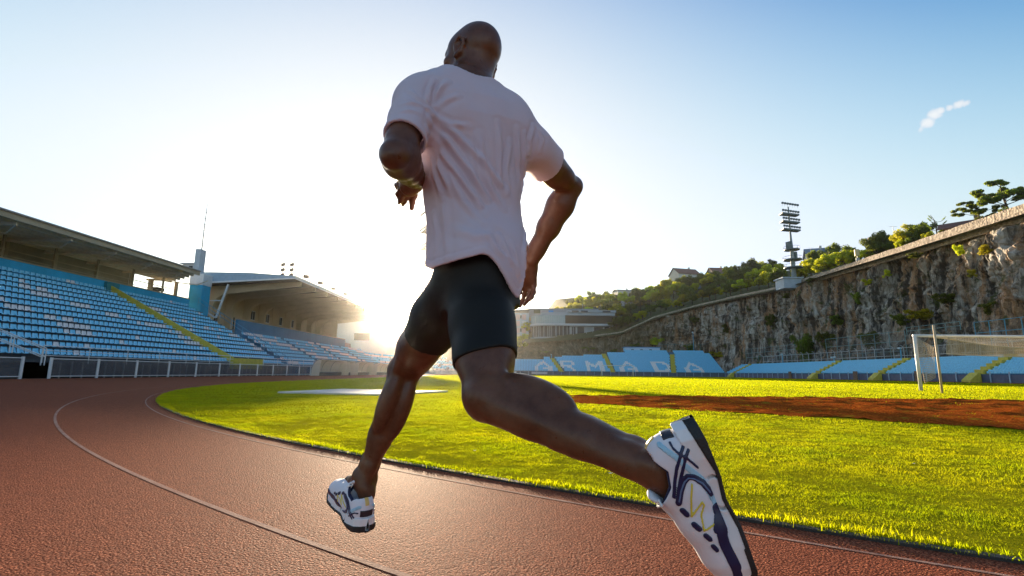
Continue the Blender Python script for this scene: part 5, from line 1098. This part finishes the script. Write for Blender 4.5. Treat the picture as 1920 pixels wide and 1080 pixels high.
def arm(F,sh,el,wr,out,bump,g=0.,upper=False):
    up=nrm(el-sh);fo=nrm(wr-el)
    fr=nrm((sh+wr)/2-el); fu=nrm(fr-up*(fr@up)); ff=nrm(fr-fo*(fr@fo)); sd=nrm(np.cross(up,fu))
    U=lambda t,a,b=0: sh+(el-sh)*t+fu*a+sd*b
    so=nrm(np.cross(fo,ff)); W=lambda t,a,b=0: el+(wr-el)*t+ff*a+so*b
    F.ell(sh+up*.03+out*.012,[up,out,nrm(np.cross(up,out))],[.085+g,.050+g,.056+g],.03)  # deltoid
    F.chain([U(0,0),U(.4,0),U(.75,0),U(.97,0)],[.048+g,.045+g,.040+g,.036+g],.03)
    F.ell(U(.55,.022),[up,fu,sd],[.085+g,.036+g,.036+g],.014)      # biceps
    F.ell(U(.45,-.020),[up,fu,sd],[.10+g,.036+g,.040+g],.014)      # triceps
    if upper: return
    F.ell(el-fr*.012,[nrm(up-fo),fr,sd],[.030,.020,.020],.025)   # elbow point
    F.chain([W(0,0),W(.25,.004),W(.55,.002),W(.85,0),W(1,0)],[.038,.048,.041,.028,.025],.025)
    F.ell(W(.24,.012,.020*bump),[fo,ff,so],[.080,.032,.027],.014); F.ell(W(.28,.004,-.022*bump),[fo,ff,so],[.085,.030,.025],.014)
    F.chain([W(.75,0,.014),W(1.,0,.014)],[.020,.018],.02);F.chain([W(.75,0,-.014),W(1.,0,-.014)],[.020,.018],.02)
def finger(F,pts,r=.0088):
    n=len(pts); F.chain(pts,[r*(1.08-.22*i/(n-1)) for i in range(n)],.006)
    for p in pts[1:-1]: F.ell(p,np.eye(3),[r*1.04]*3,.004)
def shoulders(F,g=0.):
    b=NECK-TU*.03
    for s,sh in((-1,LSH),(1,RSH)):
        F.chain([b+SR*s*.03-SF*.02-TU*.006,sh+TU*(.022 if s<0 else .004)-SF*.01],[.040+g,(.034 if s<0 else .028)+g],.05)
        F.chain([tp(.90,s*.06,0),sh],[.055+g,.046+g],.05)
        F.ell(tp(.72,s*.12,-.05),[SR,SF,TU],[.05+g,.05+g,.11+g],.05)
def head(F):
    c=(LEAR+REAR)/2
    HS=.95
    def P(x,y,z): return c+(HX*x+HF*y+HU*z)*HS
    def EL(p,A,r,k=.02,op='u'): F.ell(p,A,[q*HS for q in r],k,op)
    def CH(p,r,k=.02,op='u'): F.chain(p,[q*HS for q in r],k,op)
    A=[HX,HF,HU]
    EL(P(0,-.012,.045),A,[.075,.096,.086],.02)         # cranium
    EL(P(0,-.048,.022),A,[.066,.050,.064],.03)         # back of the skull
    EL(P(0,.045,.035),A,[.068,.054,.068],.03)          # brow
    EL(P(0,.040,-.030),A,[.060,.056,.066],.03)         # face
    CH([P(-.056,-.004,-.046),P(-.034,.055,-.082),P(0,.078,-.090),P(.034,.055,-.082),P(.056,-.004,-.046)],[.020,.019,.020,.019,.020],.03)  # jaw
    EL(P(0,.082,-.088),A,[.022,.016,.016],.02)
    CH([P(0,.096,.012),P(0,.114,-.026)],[.009,.013],.016); EL(P(.013,.103,-.030),A,[.010,.011,.009],.01); EL(P(-.013,.103,-.030),A,[.010,.011,.009],.01)  # nose
    CH([P(-.045,.084,.026),P(0,.097,.026),P(.045,.084,.026)],[.010,.011,.010],.018)   # brow ridge
    for s in(-1,1):
        EL(P(s*.050,.068,-.014),A,[.020,.020,.016],.02)      # cheekbone
        EL(P(s*.032,.089,.006),A,[.013,.010,.007],.008,'s')  # eye socket
        EL(P(s*.032,.081,.006),A,[.012,.011,.009],.003)      # eyeball
        e=P(s*.077,-.006,-.004); o=nrm(HX*s*.80-HF*.6); f=nrm(HF*.80+HX*s*.6)
        EL(e+o*.006,[o,f,HU],[.010,.018,.030],.008)
        rim=[e+o*.014+f*.010+HU*.012,e+o*.020-f*.002+HU*.028,e+o*.023-f*.017+HU*.020,e+o*.022-f*.019+HU*.0,e+o*.016-f*.008-HU*.024,e+o*.010+f*.006-HU*.034]
        CH(rim,[.0045,.0052,.0056,.0055,.0060,.0075],.005)
        EL(e+o*.018+f*.001+HU*.004,[o,f,HU],[.008,.009,.015],.006,'s')
    CH([P(-.024,.100,-.056),P(0,.107,-.054),P(.024,.100,-.056)],[.006,.008,.006],.008)
    CH([P(-.021,.099,-.066),P(0,.106,-.068),P(.021,.099,-.066)],[.006,.008,.006],.008)
    CH([P(-.024,.106,-.061),P(.024,.106,-.061)],[.002,.002],.003,'s')
    b=NECK-TU*.03
    CH([b,P(0,-.016,-.055),P(0,-.012,.0)],[.060,.054,.054],.025)
    CH([b-SF*.02,P(0,-.044,-.03)],[.042,.036],.025)
    for s in(-1,1):
        CH([P(s*.056,-.02,-.03),b+SR*s*.030+SF*.055-TU*.02],[.020,.016],.025)      # neck muscle to collarbone
        CH([P(s*.024,-.052,-.025),b+SR*s*.036-SF*.015],[.024,.028],.02)
    CH([P(-.04,-.098,-.018),P(0,-.108,-.016),P(.04,-.098,-.018)],[.003,.003,.003],.012,'s')  # crease at the nape
LTOE=V(-.735,2.03,.166);LHEEL=V(-.520,1.772,.102)
RHEEL=V(.333,.98,.539);RTOE=V(.456,1.02,.231)
def shoe_frame(heel,toe,uphint):
    t=nrm(toe-heel); u=nrm(uphint-t*(uphint@t)); return t,u,np.cross(t,u)
LFR=shoe_frame(LHEEL,LTOE,nrm(LKN-LAN)*.75+V(-.12,-.16,.3))
RFR=shoe_frame(RHEEL,RTOE,V(-1,.12,.1))
def build_body():
    F=Field((-.85,.85,.05),(.48,2.15,1.88),.0045)
    F.loft(torso_secs(TORSO),.03)
    head(F)
    shoulders(F)
    for hip,s in((LHIP,-1),(RHIP,1)):
        F.ell(hip-PF*.052+TU*.015+PR*(.012 if s<0 else 0),[PR,PF,TU],[.070,.070,.085],.03)  # buttock
    arm(F,LSH,LEL,LWR,nrm(-SR+V(0,0,.3)),1)
    arm(F,RSH,REL,RWR,nrm(SR+V(0,0,.3)),1)
    leg(F,LHIP,LKN,LAN,None,(LFR[0],LFR[1]))
    leg(F,RHIP,RKN,RAN,nrm(V(-.93,.20,-.10)),(RFR[0],RFR[1]))
    # left hand: hangs from the wrist, fingers curled
    def hand(wr,palm,fing,thumb,nrmv,r=.0082):
        F.chain([wr,(wr+palm[0])/2,palm[0]],[.024,.026,.024],.02,flat=(nrmv,.62))
        for p in palm[1:]: F.cone(wr*.55+palm[0]*.45,p,.021,.0135,.016,flat=(nrmv,.72))
        for f in fing: finger(F,f,r)
        finger(F,thumb,r*1.12)
    L=lambda x,y,Y: at(x,y,Y)
    lw=LWR
    hand(lw,[L(768,352,1.51),L(757,349,1.49),L(762,357,1.50),L(769,361,1.52),L(776,360,1.54)],
        [[L(756,348,1.49),L(749,343,1.50),L(744,347,1.53),L(745,353,1.55)],
         [L(760,355,1.50),L(751,355,1.51),L(746,364,1.53),L(748,371,1.55)],
         [L(764,359,1.51),L(756,365,1.52),L(751,376,1.54),L(749,381,1.56)],
         [L(769,361,1.52),L(763,370,1.54),L(758,378,1.56),L(755,384,1.58)]],
        [L(778,350,1.53),L(777,367,1.54),L(773,379,1.55),L(772,391,1.56)],nrm(V(.45,-.85,.1)))
    rn=nrm(V(.25,-.95,.1))
    hand(RWR,[L(992,518,1.88),L(981,533,1.89),L(988,537,1.89),L(995,538,1.89),L(1001,534,1.88)],
        [[L(980,535,1.89),L(973,549,1.90),L(966,563,1.91),L(960,576,1.91)],
         [L(987,538,1.89),L(983,553,1.90),L(979,565,1.90),L(975,574,1.88)],
         [L(994,539,1.89),L(992,553,1.88),L(988,564,1.87),L(983,571,1.86)],
         [L(1001,536,1.88),L(1001,548,1.87),L(997,557,1.85),L(993,562,1.84)]],
        [L(980,505,1.92),L(970,518,1.95),L(964,532,1.97),L(961,544,1.98)],rn)
    P,Q=F.mesh(); P=smooth_mesh(P,Q,2)
    return P,Q
# ---- shirt: a cloth shell over the torso with sleeves, cut at hem, cuffs and collar, then folded
SHIRT=[(-.17,.158,.128,-.006),(-.02,.156,.130,-.004),(.12,.150,.122,.0),(.28,.146,.114,.004),(.50,.158,.120,-.002),(.70,.172,.126,-.006),(.80,.168,.116,-.006),(.88,.138,.094,-.006),(.95,.090,.074,-.004),(1.0,.066,.066,0)]
FOLDS=[ # (points in the photograph's pixels, amplitude mm, width mm)
 ([(806,222),(838,262),(880,318),(915,372)],7,10),([(800,240),(830,290),(868,340),(900,385)],6,9),([(803,262),(822,310),(846,362)],5,8),
 ([(806,205),(850,248),(905,300),(950,360)],6,11),([(803,285),(815,330),(826,372)],4,8),([(815,212),(845,232),(880,236)],4,9),
 ([(803,190),(806,170),(815,150)],7,8),([(812,185),(825,165),(842,150)],5,9),([(820,200),(840,185),(862,178)],4,9),
 ([(765,168),(782,182),(800,200)],4,8),([(750,195),(775,193),(796,200)],4,7),([(745,210),(765,207),(790,215)],3,7),
 ([(1000,235),(994,262),(992,290)],6,8),([(985,250),(984,300),(980,345)],5,8),([(970,240),(972,300),(975,350)],4,9),([(958,265),(950,320),(955,370)],4,10),
 ([(935,230),(938,290),(940,345)],4,9),([(990,280),(985,330),(978,370)],5,8),([(1010,245),(1018,262),(1012,285)],4,7),([(1003,232),(1014,250),(1022,255)],4,6),
 ([(900,250),(908,310),(925,360),(945,390)],4,10),([(960,455),(968,485),(975,520)],5,8),([(938,440),(955,480),(972,510)],5,9),([(985,430),(982,470),(985,500)],4,8),
 ([(915,440),(935,470),(955,492)],4,9),([(830,380),(835,430),(838,480)],4,12),([(812,400),(818,440),(815,480)],4,9),([(850,430),(890,442),(930,440)],3,14),
 ([(880,270),(890,340),(905,400)],3,12),([(840,330),(870,380),(905,415)],4,10)]
SG=.0036
def build_shirt():
    def shell(pad,extra=0.):
        F=Field((-.50,1.15,.66),(.32,1.95,1.68),SG)
        F.loft(torso_secs(SHIRT,2.4),.03,pad=pad)
        for s in(-1,1): F.ell(tp(.70,s*(.11 if s<0 else .138),-.045),[SR,SF,TU],[.055+pad,.062+pad,.12],.05)
        F.loft(torso_secs(TORSO[:-1]),.03,pad=.006+pad); shoulders(F,.006+pad)
        F.chain([NECK-TU*.05-SF*.004,NECK+TU*.03-SF*.004],[.062+pad,.058+pad],.03)
        for s,sh,el,wr,L,r in((-1,LSH,LEL,LWR,.208,(.044,.042,.043)),(1,RSH,REL,RWR,.110,(.046,.046,.048))):
            up=nrm(el-sh); S=Field((-.50,1.15,.66),(.32,1.95,1.68),SG)
            S.chain([tp(.90,s*.07,0),sh+V(0,0,.0)],[.052+pad,.050+pad],.05)
            S.chain([sh-V(0,0,.003),sh+up*.10+SR*(.010 if s<0 else -.004),sh+up*.26+SR*(.014 if s<0 else -.006)],[q+pad for q in r],.035)
            arm(S,sh,el,wr,nrm(SR*s+V(0,0,.3)),1,.006+pad,True)
            sl,(X,Y,Z)=S.box(sh-.42,sh+.42)
            t=(X-sh[0])*up[0]+(Y-sh[1])*up[1]+(Z-sh[2])*up[2]
            S.D[sl]=np.maximum(S.D[sl],t-L-extra)
            F.put(tuple(slice(None) for i in range(3)),S.D,.03)
        # loose tail blown back over the right hip
        F.ell(tp(.02,.072,-.058),[PR,PF,TU],[.052+pad,.062+pad,.12],.05)
        F.ell(tp(.02,-.02,-.10),[PR,PF,TU],[.10+pad,.045+pad,.10],.05)
        return F
    A=shell(.004);B=shell(.004,.03)
    D=np.maximum(A.D,-(B.D+.0085))
    A.D=D
    # cut: hem (a tilted surface, lower over the right hip), cuffs and collar
    sl,(X,Y,Z)=A.box(A.o,A.o+A.n*A.h)
    c,r,f=torso_at(-.02)
    lx=(X-c[0])*r[0]+(Y-c[1])*r[1]+(Z-c[2])*r[2]; ly=(X-c[0])*f[0]+(Y-c[1])*f[1]+(Z-c[2])*f[2]; lz=(X-c[0])*TU[0]+(Y-c[1])*TU[1]+(Z-c[2])*TU[2]
    hem=HEM(lx,ly)
    A.D=np.maximum(A.D,hem-lz)
    nb=NECK+TU*.006-SF*.016
    cd=np.sqrt(((X-nb[0]))**2+(Y-nb[1])**2+((Z-nb[2]))**2)
    A.D=np.maximum(A.D,.094-cd).astype(np.float32)
    P,Q=A.mesh(); P=smooth_mesh(P,Q,2)
    N=vert_normals(P,Q)
    # outward direction shared by both faces of the cloth
    g=np.stack([B.sample(P+np.eye(3)[i]*.006)-B.sample(P-np.eye(3)[i]*.006) for i in range(3)],1);g/=np.linalg.norm(g,axis=1,keepdims=True)+1e-9
    PE=P+g*(.0085*((g*N).sum(1)<0))[:,None]
    px=proj(P); facing=(((P-CAM)*N).sum(1)<0)&((g*N).sum(1)>.3)
    front=np.where(facing)[0]; disp=np.zeros(len(P))
    for pts,a,w in FOLDS:
        a*=1.0;w*=1.0
        pl=[]
        for q in pts:
            dd=((px[front,:2]-np.array(q))**2).sum(1); i=front[np.argmin(dd)]; pl.append(P[i])
        d=poly_dist(PE,np.array(pl)); w=w*.00092; a=a*.00125
        # taper towards the two ends
        e=np.minimum(np.linalg.norm(PE-pl[0],axis=1),np.linalg.norm(PE-pl[-1],axis=1)); tp_=smoothstep(0,.035,e)*.8+.2
        disp+=a*tp_*(np.exp(-(d/w)**2)-.55*np.exp(-((d-w*1.7)/(w*.9))**2))
    # soft irregularity of the cloth
    disp+=.0022*np.sin(P[:,0]*37+P[:,2]*19+2*np.sin(P[:,1]*23))*np.sin(P[:,2]*31-P[:,1]*17)
    # turned hem and cuffs: slightly thicker band
    lx=(P-c)@r;ly=(P-c)@f;lz=(P-c)@TU
    hb=lz-HEM(lx,ly); disp+=.0016*((hb<.022)&(hb>-.02))-.0016*np.exp(-((hb-.024)/.003)**2)
    P=P+g*(disp)[:,None]
    P=smooth_mesh(P,Q,1)
    return P,Q
def HEM(lx,ly): return .008+ .020*np.exp(-((lx+.05)/.06)**2)*(ly<.03)+(-.100*smoothstep(-.080,.055,lx)+.17*smoothstep(.045,.110,lx))*(1-smoothstep(.0,.09,ly))+.03*smoothstep(-.01,.08,ly)*(lx<.06)
def build_shorts():
    F=Field((-.50,1.15,.55),(.16,1.95,1.02),.0045)
    F.loft([(q[0],q[1],q[2],q[3]+.005,q[4]+.005,q[5]) for q in torso_secs(TORSO)[:4]],.03)
    for hip,s in((LHIP,-1),(RHIP,1)):
        F.ell(hip-PF*.052+TU*.015+PR*(.012 if s<0 else 0),[PR,PF,TU],[.0755,.0755,.09],.03)
    for hip,kn,an,fr in((LHIP,LKN,LAN,None),(RHIP,RKN,RAN,nrm(V(-.93,.20,-.10)))):
        th=nrm(kn-hip);fr=limb_front(hip,kn,an) if fr is None else fr
        ft=nrm(fr-th*(fr@th));sd=nrm(np.cross(th,ft)); g=.0055
        T=lambda t,a,b=0: hip+(kn-hip)*t+ft*a+sd*b
        G=Field((-.50,1.15,.55),(.16,1.95,1.02),.0045)
        G.chain([T(0,0),T(.35,.004),T(.7,.002),T(.96,-.002)],[.082+g,.080+g,.066+g,.053+g],.03)
        G.ell(T(.42,.030,.012),[th,ft,sd],[.17+g,.055+g,.060+g],.03)
        G.ell(T(.72,.022,-.030),[th,ft,sd],[.085+g,.036+g,.030+g],.03)
        G.ell(T(.74,.022,.032),[th,ft,sd],[.075+g,.036+g,.030+g],.03)
        G.ell(T(.48,-.036,.022),[th,ft,sd],[.16+g,.044+g,.040+g],.03)
        G.ell(T(.50,-.036,-.024),[th,ft,sd],[.16+g,.044+g,.040+g],.03)
        for b in(-.036,.036): G.chain([T(.72,-.036,b),T(.85,-.036,b)],[.0195+g,.016+g],.022)
        sl,(X,Y,Z)=G.box(G.o,G.o+G.n*G.h)
        th=nrm(th+(V(0,0,-.15) if hip is LHIP else V(.10,.30,0)))
        t=(X-hip[0])*th[0]+(Y-hip[1])*th[1]+(Z-hip[2])*th[2]
        G.D=np.maximum(G.D,t-(.245 if hip is LHIP else .272)).astype(np.float32)
        F.put(tuple(slice(None) for i in range(3)),G.D,.03)
    F.D=F.D.astype(np.float32)
    P,Q=F.mesh(); P=smooth_mesh(P,Q,2)
    return P,Q
# ---- running shoe in its own frame: t forward from the heel, u up, m across (x>0 is the inner side)
def shoe_meshes():
    LO=(-.018,-.075,-.01);HI=(.330,.075,.155)
    def fresh(h=.0018): return Field(LO,HI,h)
    ex=np.eye(3)
    def upper(g=0.):
        F=fresh()
        F.chain([V(.045,0,.05),V(.11,.002,.05),V(.18,.006,.046),V(.235,.008,.040),V(.272,.004,.036)],[.036+g,.039+g,.042+g,.042+g,.034+g],.02)
        F.ell(V(.045,0,.055),ex,[.045+g,.036+g,.055+g],.02)
        F.ell(V(.028,0,.075),ex,[.028+g,.027+g,.036+g],.02)
        F.chain([V(.06,0,.088),V(.105,0,.092)],[.032+g,.030+g],.02)
        F.chain([V(.10,0,.090),V(.16,.003,.070),V(.22,.006,.052)],[.030+g,.030+g,.028+g],.025)
        F.ell(V(.268,.004,.040),ex,[.038+g,.036+g,.026+g],.02)
        return F
    U=upper()
    sl,(X,Y,Z)=U.box(LO,HI)
    U.D=np.maximum(U.D,.022-Z)
    top=np.interp(X,[-.02,.0,.03,.055,.085,.12,.2,.3],[.112,.116,.104,.084,.090,.122,.2,.2])
    U.D=np.maximum(U.D,(Z-top)*.8)
    cav=Field(LO,HI,.0018); cav.chain([V(.040,0,.06),V(.092,0,.066)],[.0285,.0275],.02); cav.chain([V(.040,0,.10),V(.092,0,.112)],[.0265,.029],.02); cav.chain([V(.045,0,.15),V(.094,0,.16)],[.028,.032],.02)
    U.D=np.maximum(U.D,-cav.D).astype(np.float32)
    full=upper().D
    out={}
    out['upper']=U.mesh()
    lin=fresh(); lin.D=np.maximum(np.maximum(full+.0022,(Z-top-.0035)),np.maximum(-(cav.D+.0016),(top-.020)-Z)).astype(np.float32)
    lin.D=np.maximum(lin.D,.03-Z).astype(np.float32)
    out['collar_lining']=lin.mesh()
    # sole: midsole with a flared outline, thin dark outsole below
    hw=np.interp(X,[-.015,-.006,.012,.05,.11,.16,.21,.25,.285,.305,.316],[0,.020,.034,.039,.035,.037,.046,.047,.038,.022,0])
    cy=np.interp(X,[0,.1,.2,.3],[0,-.001,.006,.006])
    arch=np.interp(X,[-.02,.02,.09,.13,.18,.26,.32],[.004,.0,.0,.006,.0,.004,.024])
    tops=np.interp(X,[-.02,.0,.06,.12,.18,.26,.32],[.050,.047,.036,.034,.030,.032,.040])
    body=(np.abs(Y-cy)-hw)*.8
    flare=body-.004*np.clip((tops-Z)/.03,0,1)
    mid=np.maximum(flare,np.maximum(Z-tops,arch+.006-Z))
    M=fresh();M.D=mid.astype(np.float32); 
    groove=np.abs(np.sqrt((X-.115)**2+((Z-.016)*1.6)**2)-.030)-.003
    M.D=np.maximum(M.D,-np.maximum(groove,-(body+.006))).astype(np.float32)
    out['midsole']=M.mesh()
    O=fresh(); tread=np.maximum(.0026-np.abs(((X*1.0)%.018)-.009),0)
    heelrise=np.interp(X,[-.02,-.008,.010,.05,.085],[.026,.024,.020,.013,.006])+.0*X
    ob=np.maximum(flare-.0022,np.maximum(Z-np.maximum(arch+.0075,heelrise*(np.abs(Y)>-1)*(X<.075)),arch-Z))
    ob=np.where(X>.215,np.maximum(flare-.0022,np.maximum(Z-(arch+.010+.010*smoothstep(.25,.31,X)),arch-Z)),ob)
    O.D=ob.astype(np.float32)
    out['outsole']=O.mesh()
    # stripes and overlays: bands of the upper's skin
    def band(curves,side,th=.0018,zmin=.024,ymax=None):
        B=fresh(); d2=np.full(X.shape,9.,np.float32)
        for pts,w in curves:
            for a,b in zip(pts[:-1],pts[1:]):
                ax,az=b[0]-a[0],b[1]-a[1];L=max(ax*ax+az*az,1e-9)
                t=np.clip(((X-a[0])*ax+(Z-a[1])*az)/L,0,1)
                d2=np.minimum(d2,np.sqrt((X-a[0]-t*ax)**2+(Z-a[1]-t*az)**2)-w/2)
        d=np.maximum(np.abs(full-.0004)-th,d2)
        d=np.maximum(d,-cav.D-.002); d=np.maximum(d,(Z-top)); d=np.maximum(d,zmin-Z)
        if ymax: d=np.maximum(d,np.abs(Y)-ymax)
        if side: d=np.maximum(d,-side*Y+.006)
        B.D=d.astype(np.float32); return B.mesh()
    dx=.012
    def cv(pts,w): return ([(x+dx,z) for x,z in pts],w)
    navy=[cv([(.000,.034),(.017,.051),(.040,.068),(.065,.081),(.088,.092)],.0062),cv([(.010,.030),(.027,.047),(.060,.068),(.080,.080),(.101,.088)],.0062),
          cv([(-.004,.062),(.005,.061),(.016,.055),(.030,.043),(.051,.032)],.0045),
          cv([(.100,.027),(.078,.034),(.064,.045),(.060,.055),(.067,.066),(.081,.077),(.101,.088)],.0115),
          cv([(.128,.026),(.156,.030),(.171,.037),(.187,.039),(.211,.037),(.235,.035),(.26,.038)],.019),cv([(.130,.028),(.160,.044)],.010),
          cv([(.116,.086),(.124,.082)],.011),cv([(.143,.076),(.151,.071)],.011),cv([(.165,.064),(.172,.060)],.010),cv([(.186,.059),(.193,.056)],.009)]
    out['stripe']=[band(navy,1),band(navy,-1)]
    core=[cv([(.098,.028),(.078,.035),(.066,.046),(.062,.055),(.068,.065),(.081,.076),(.098,.086)],.0035)]
    out['stripe_core']=[band(core,1,.0026),band(core,-1,.0026)]
    yel=[cv([(.074,.053),(.097,.064),(.129,.075)],.0036),cv([(.129,.075),(.108,.048),(.115,.047),(.129,.058),(.156,.064),(.149,.042)],.0034)]
    out['side_mark']=[band(yel,1,.0015),band(yel,-1,.0015)]
    silver=[cv([(-.004,.081),(.021,.062),(.046,.049),(.073,.033),(.122,.026)],.011)]
    out['overlay']=[band(silver,1,.0010),band(silver,-1,.0010)]
    heel=[([(-.01,.062),(.024,.060)],.022)]
    out['heel_patch']=band(heel,0,.0016,ymax=.022)
    tab=[([(-.01,.098),(.012,.098)],.022)]
    out['heel_tab']=band(tab,0,.0014,ymax=.007)
    # laces and tongue
    K=fresh(.0016)
    for i in range(6):
        x=.118+i*.0165; z=np.interp(x,[.10,.16,.22],[.121,.102,.081])
        K.chain([V(x-.004,-.019,z-.012),V(x,-.010,z-.001),V(x+.002,.003,z+.001),V(x,.014,z-.002),V(x-.004,.023,z-.012)],[.0028]*5,.002)
    K.chain([V(.112,0,.122),V(.118,.018,.126),V(.112,.032,.118),V(.106,.020,.120),V(.112,0,.122)],[.0022]*5,.002)
    K.chain([V(.112,0,.122),V(.116,-.018,.124),V(.108,-.030,.114),V(.104,-.016,.119),V(.112,0,.122)],[.0022]*5,.002)
    out['laces']=K.mesh()
    G=fresh(.0020); G.chain([V(.105,-.008,.128),V(.105,.008,.128)],[.012,.012],.01,flat=(nrm(V(.8,0,.6)),.4)); G.chain([V(.106,0,.126),V(.15,.002,.104),V(.20,.005,.080)],[.017,.016,.013],.01,flat=(nrm(V(.42,0,.9)),.35))
    out['tongue']=G.mesh()
    return out
# ---------------------------------------------------------------- runner: materials and assembly
def skin_mat():
    t = NT('dark skin'); co = t.coord()
    n = t.noise(co, 11, 6, .7); t.l(t.ramp(n, [(.3, (.075, .026, .012)), (.5, (.125, .050, .025)), (.7, (.165, .070, .036))]), t.b.inputs['Base Color'])
    r = t.noise(co, 60, 3, .6); t.l(t.ramp(r, [(.3, (.27,)*3), (.7, (.46,)*3)]), t.b.inputs['Roughness'])
    t.b.inputs['Subsurface Weight'].default_value = .08; t.b.inputs['Subsurface Radius'].default_value = (.012, .004, .002); t.b.inputs['Subsurface Scale'].default_value = 1.
    t.b.inputs['Specular IOR Level'].default_value = .4
    h = t.math('ADD', t.math('MULTIPLY', t.noise(co, 420, 3, .6), .35), t.noise(co, 38, 5, .7, .6)); t.bump(h, .22, .004); return t.m
def cloth_mat(name, col, trans, scale=900, rough=.8, sheen=.15):
    t = NT(name); co = t.coord()
    n = t.noise(co, 6, 4, .6); c = t.ramp(n, [(.3, tuple(x*.95 for x in col)), (.7, col)])
    t.l(c, t.b.inputs['Base Color']); t.set(Roughness=rough); t.b.inputs['Specular IOR Level'].default_value = .25
    t.b.inputs['Sheen Weight'].default_value = sheen; t.b.inputs['Sheen Roughness'].default_value = .4
    h = t.math('ADD', t.noise(co, scale, 2, .5), t.math('MULTIPLY', t.noise(co, 30, 3, .6), 1.2)); t.bump(h, .16, .004)
    if trans:
        tr = t.n('ShaderNodeBsdfTranslucent'); t.l(c, tr.inputs[0]); mx = t.n('ShaderNodeMixShader'); mx.inputs[0].default_value = trans
        t.l(t.b.outputs[0], mx.inputs[1]); t.l(tr.outputs[0], mx.inputs[2]); t.l(mx.outputs[0], t.out.inputs[0])
    return t.m
def build_runner():
    P, Q = build_body()
    body = link('person', np_mesh('person', P, Q), None, [skin_mat()])
    tag(body, 'shaven-headed man in pale t-shirt and dark shorts running away round the track bend', 'person')
    P, Q = build_shirt(); link('t_shirt', np_mesh('t_shirt', P, Q), body, [cloth_mat('pale pink jersey', (.78, .68, .77), .26)])
    P, Q = build_shorts(); link('shorts', np_mesh('shorts', P, Q), body, [cloth_mat('black stretch cloth', (.012, .011, .010), 0, 1400, .6, 0.)])
    M = dict(upper=cloth_mat('white shoe mesh', (.76, .75, .82), 0, 1500), collar_lining=cloth_mat('navy lining', (.02, .025, .07), 0),
             midsole=paint('white foam', (.78, .77, .80), .5, .05, 20), outsole=paint('black rubber', (.018, .018, .02), .6, .2, 60, bump=.3, bscale=300),
             stripe=paint('navy stripe', (.010, .016, .065), .35, .1, 60), side_mark=paint('yellow print', (.72, .56, .06), .4, .08, 60),
             overlay=paint('pale cyan overlay', (.36, .60, .76), .3, .06, 30), heel_patch=paint('dark heel patch', (.03, .03, .04), .25, .1, 30),
             heel_tab=paint('amber heel tab', (.75, .52, .16), .4, .08, 30), stripe_core=paint('steel blue stripe core', (.10, .16, .30), .35, .1, 60), laces=cloth_mat('white laces', (.82, .80, .80), 0), tongue=cloth_mat('white tongue', (.74, .73, .78), 0))
    S = shoe_meshes()
    for fr, heel, flip, lab in ((RFR, RHEEL, 1, None), (LFR, LHEEL, -1, None)):
        t, u, m = fr
        root = bpy.data.objects.new('running_shoe', None); COL.objects.link(root); root.parent = body
        for k, v in S.items():
            for P, Q in (v if isinstance(v, list) else [v]):
                P2 = P.copy(); P2[:, 1] *= flip; Q2 = Q if flip > 0 else Q[:, ::-1]
                W = heel+P2[:, :1]*t+P2[:, 2:]*u-P2[:, 1:2]*m*SIDE
                link(k, np_mesh(k, smooth_mesh(W, Q2, 1), Q2), root, [M[k]])
    return body
SIDE = 1.0
runner = build_runner()
# ---------------------------------------------------------------- thin glow haze added for the veil of glare round the sun
HAZE_DENSITY = .00017
def haze():
    m = MB(); m.bb((-240, -60, -1.5), (330, 520, 150)); t = bpy.data.materials.new('glow haze'); t.use_nodes = True; n = t.node_tree.nodes; n.clear()
    o = n.new('ShaderNodeOutputMaterial'); v = n.new('ShaderNodeVolumePrincipled'); v.inputs['Density'].default_value = HAZE_DENSITY; v.inputs['Anisotropy'].default_value = .95; v.inputs['Color'].default_value = (.95, .93, .90, 1)
    t.node_tree.links.new(v.outputs[0], o.inputs['Volume']); h = m.build('haze', t); tag(h, 'thin added glow haze', 'haze', kind='stuff')
haze()
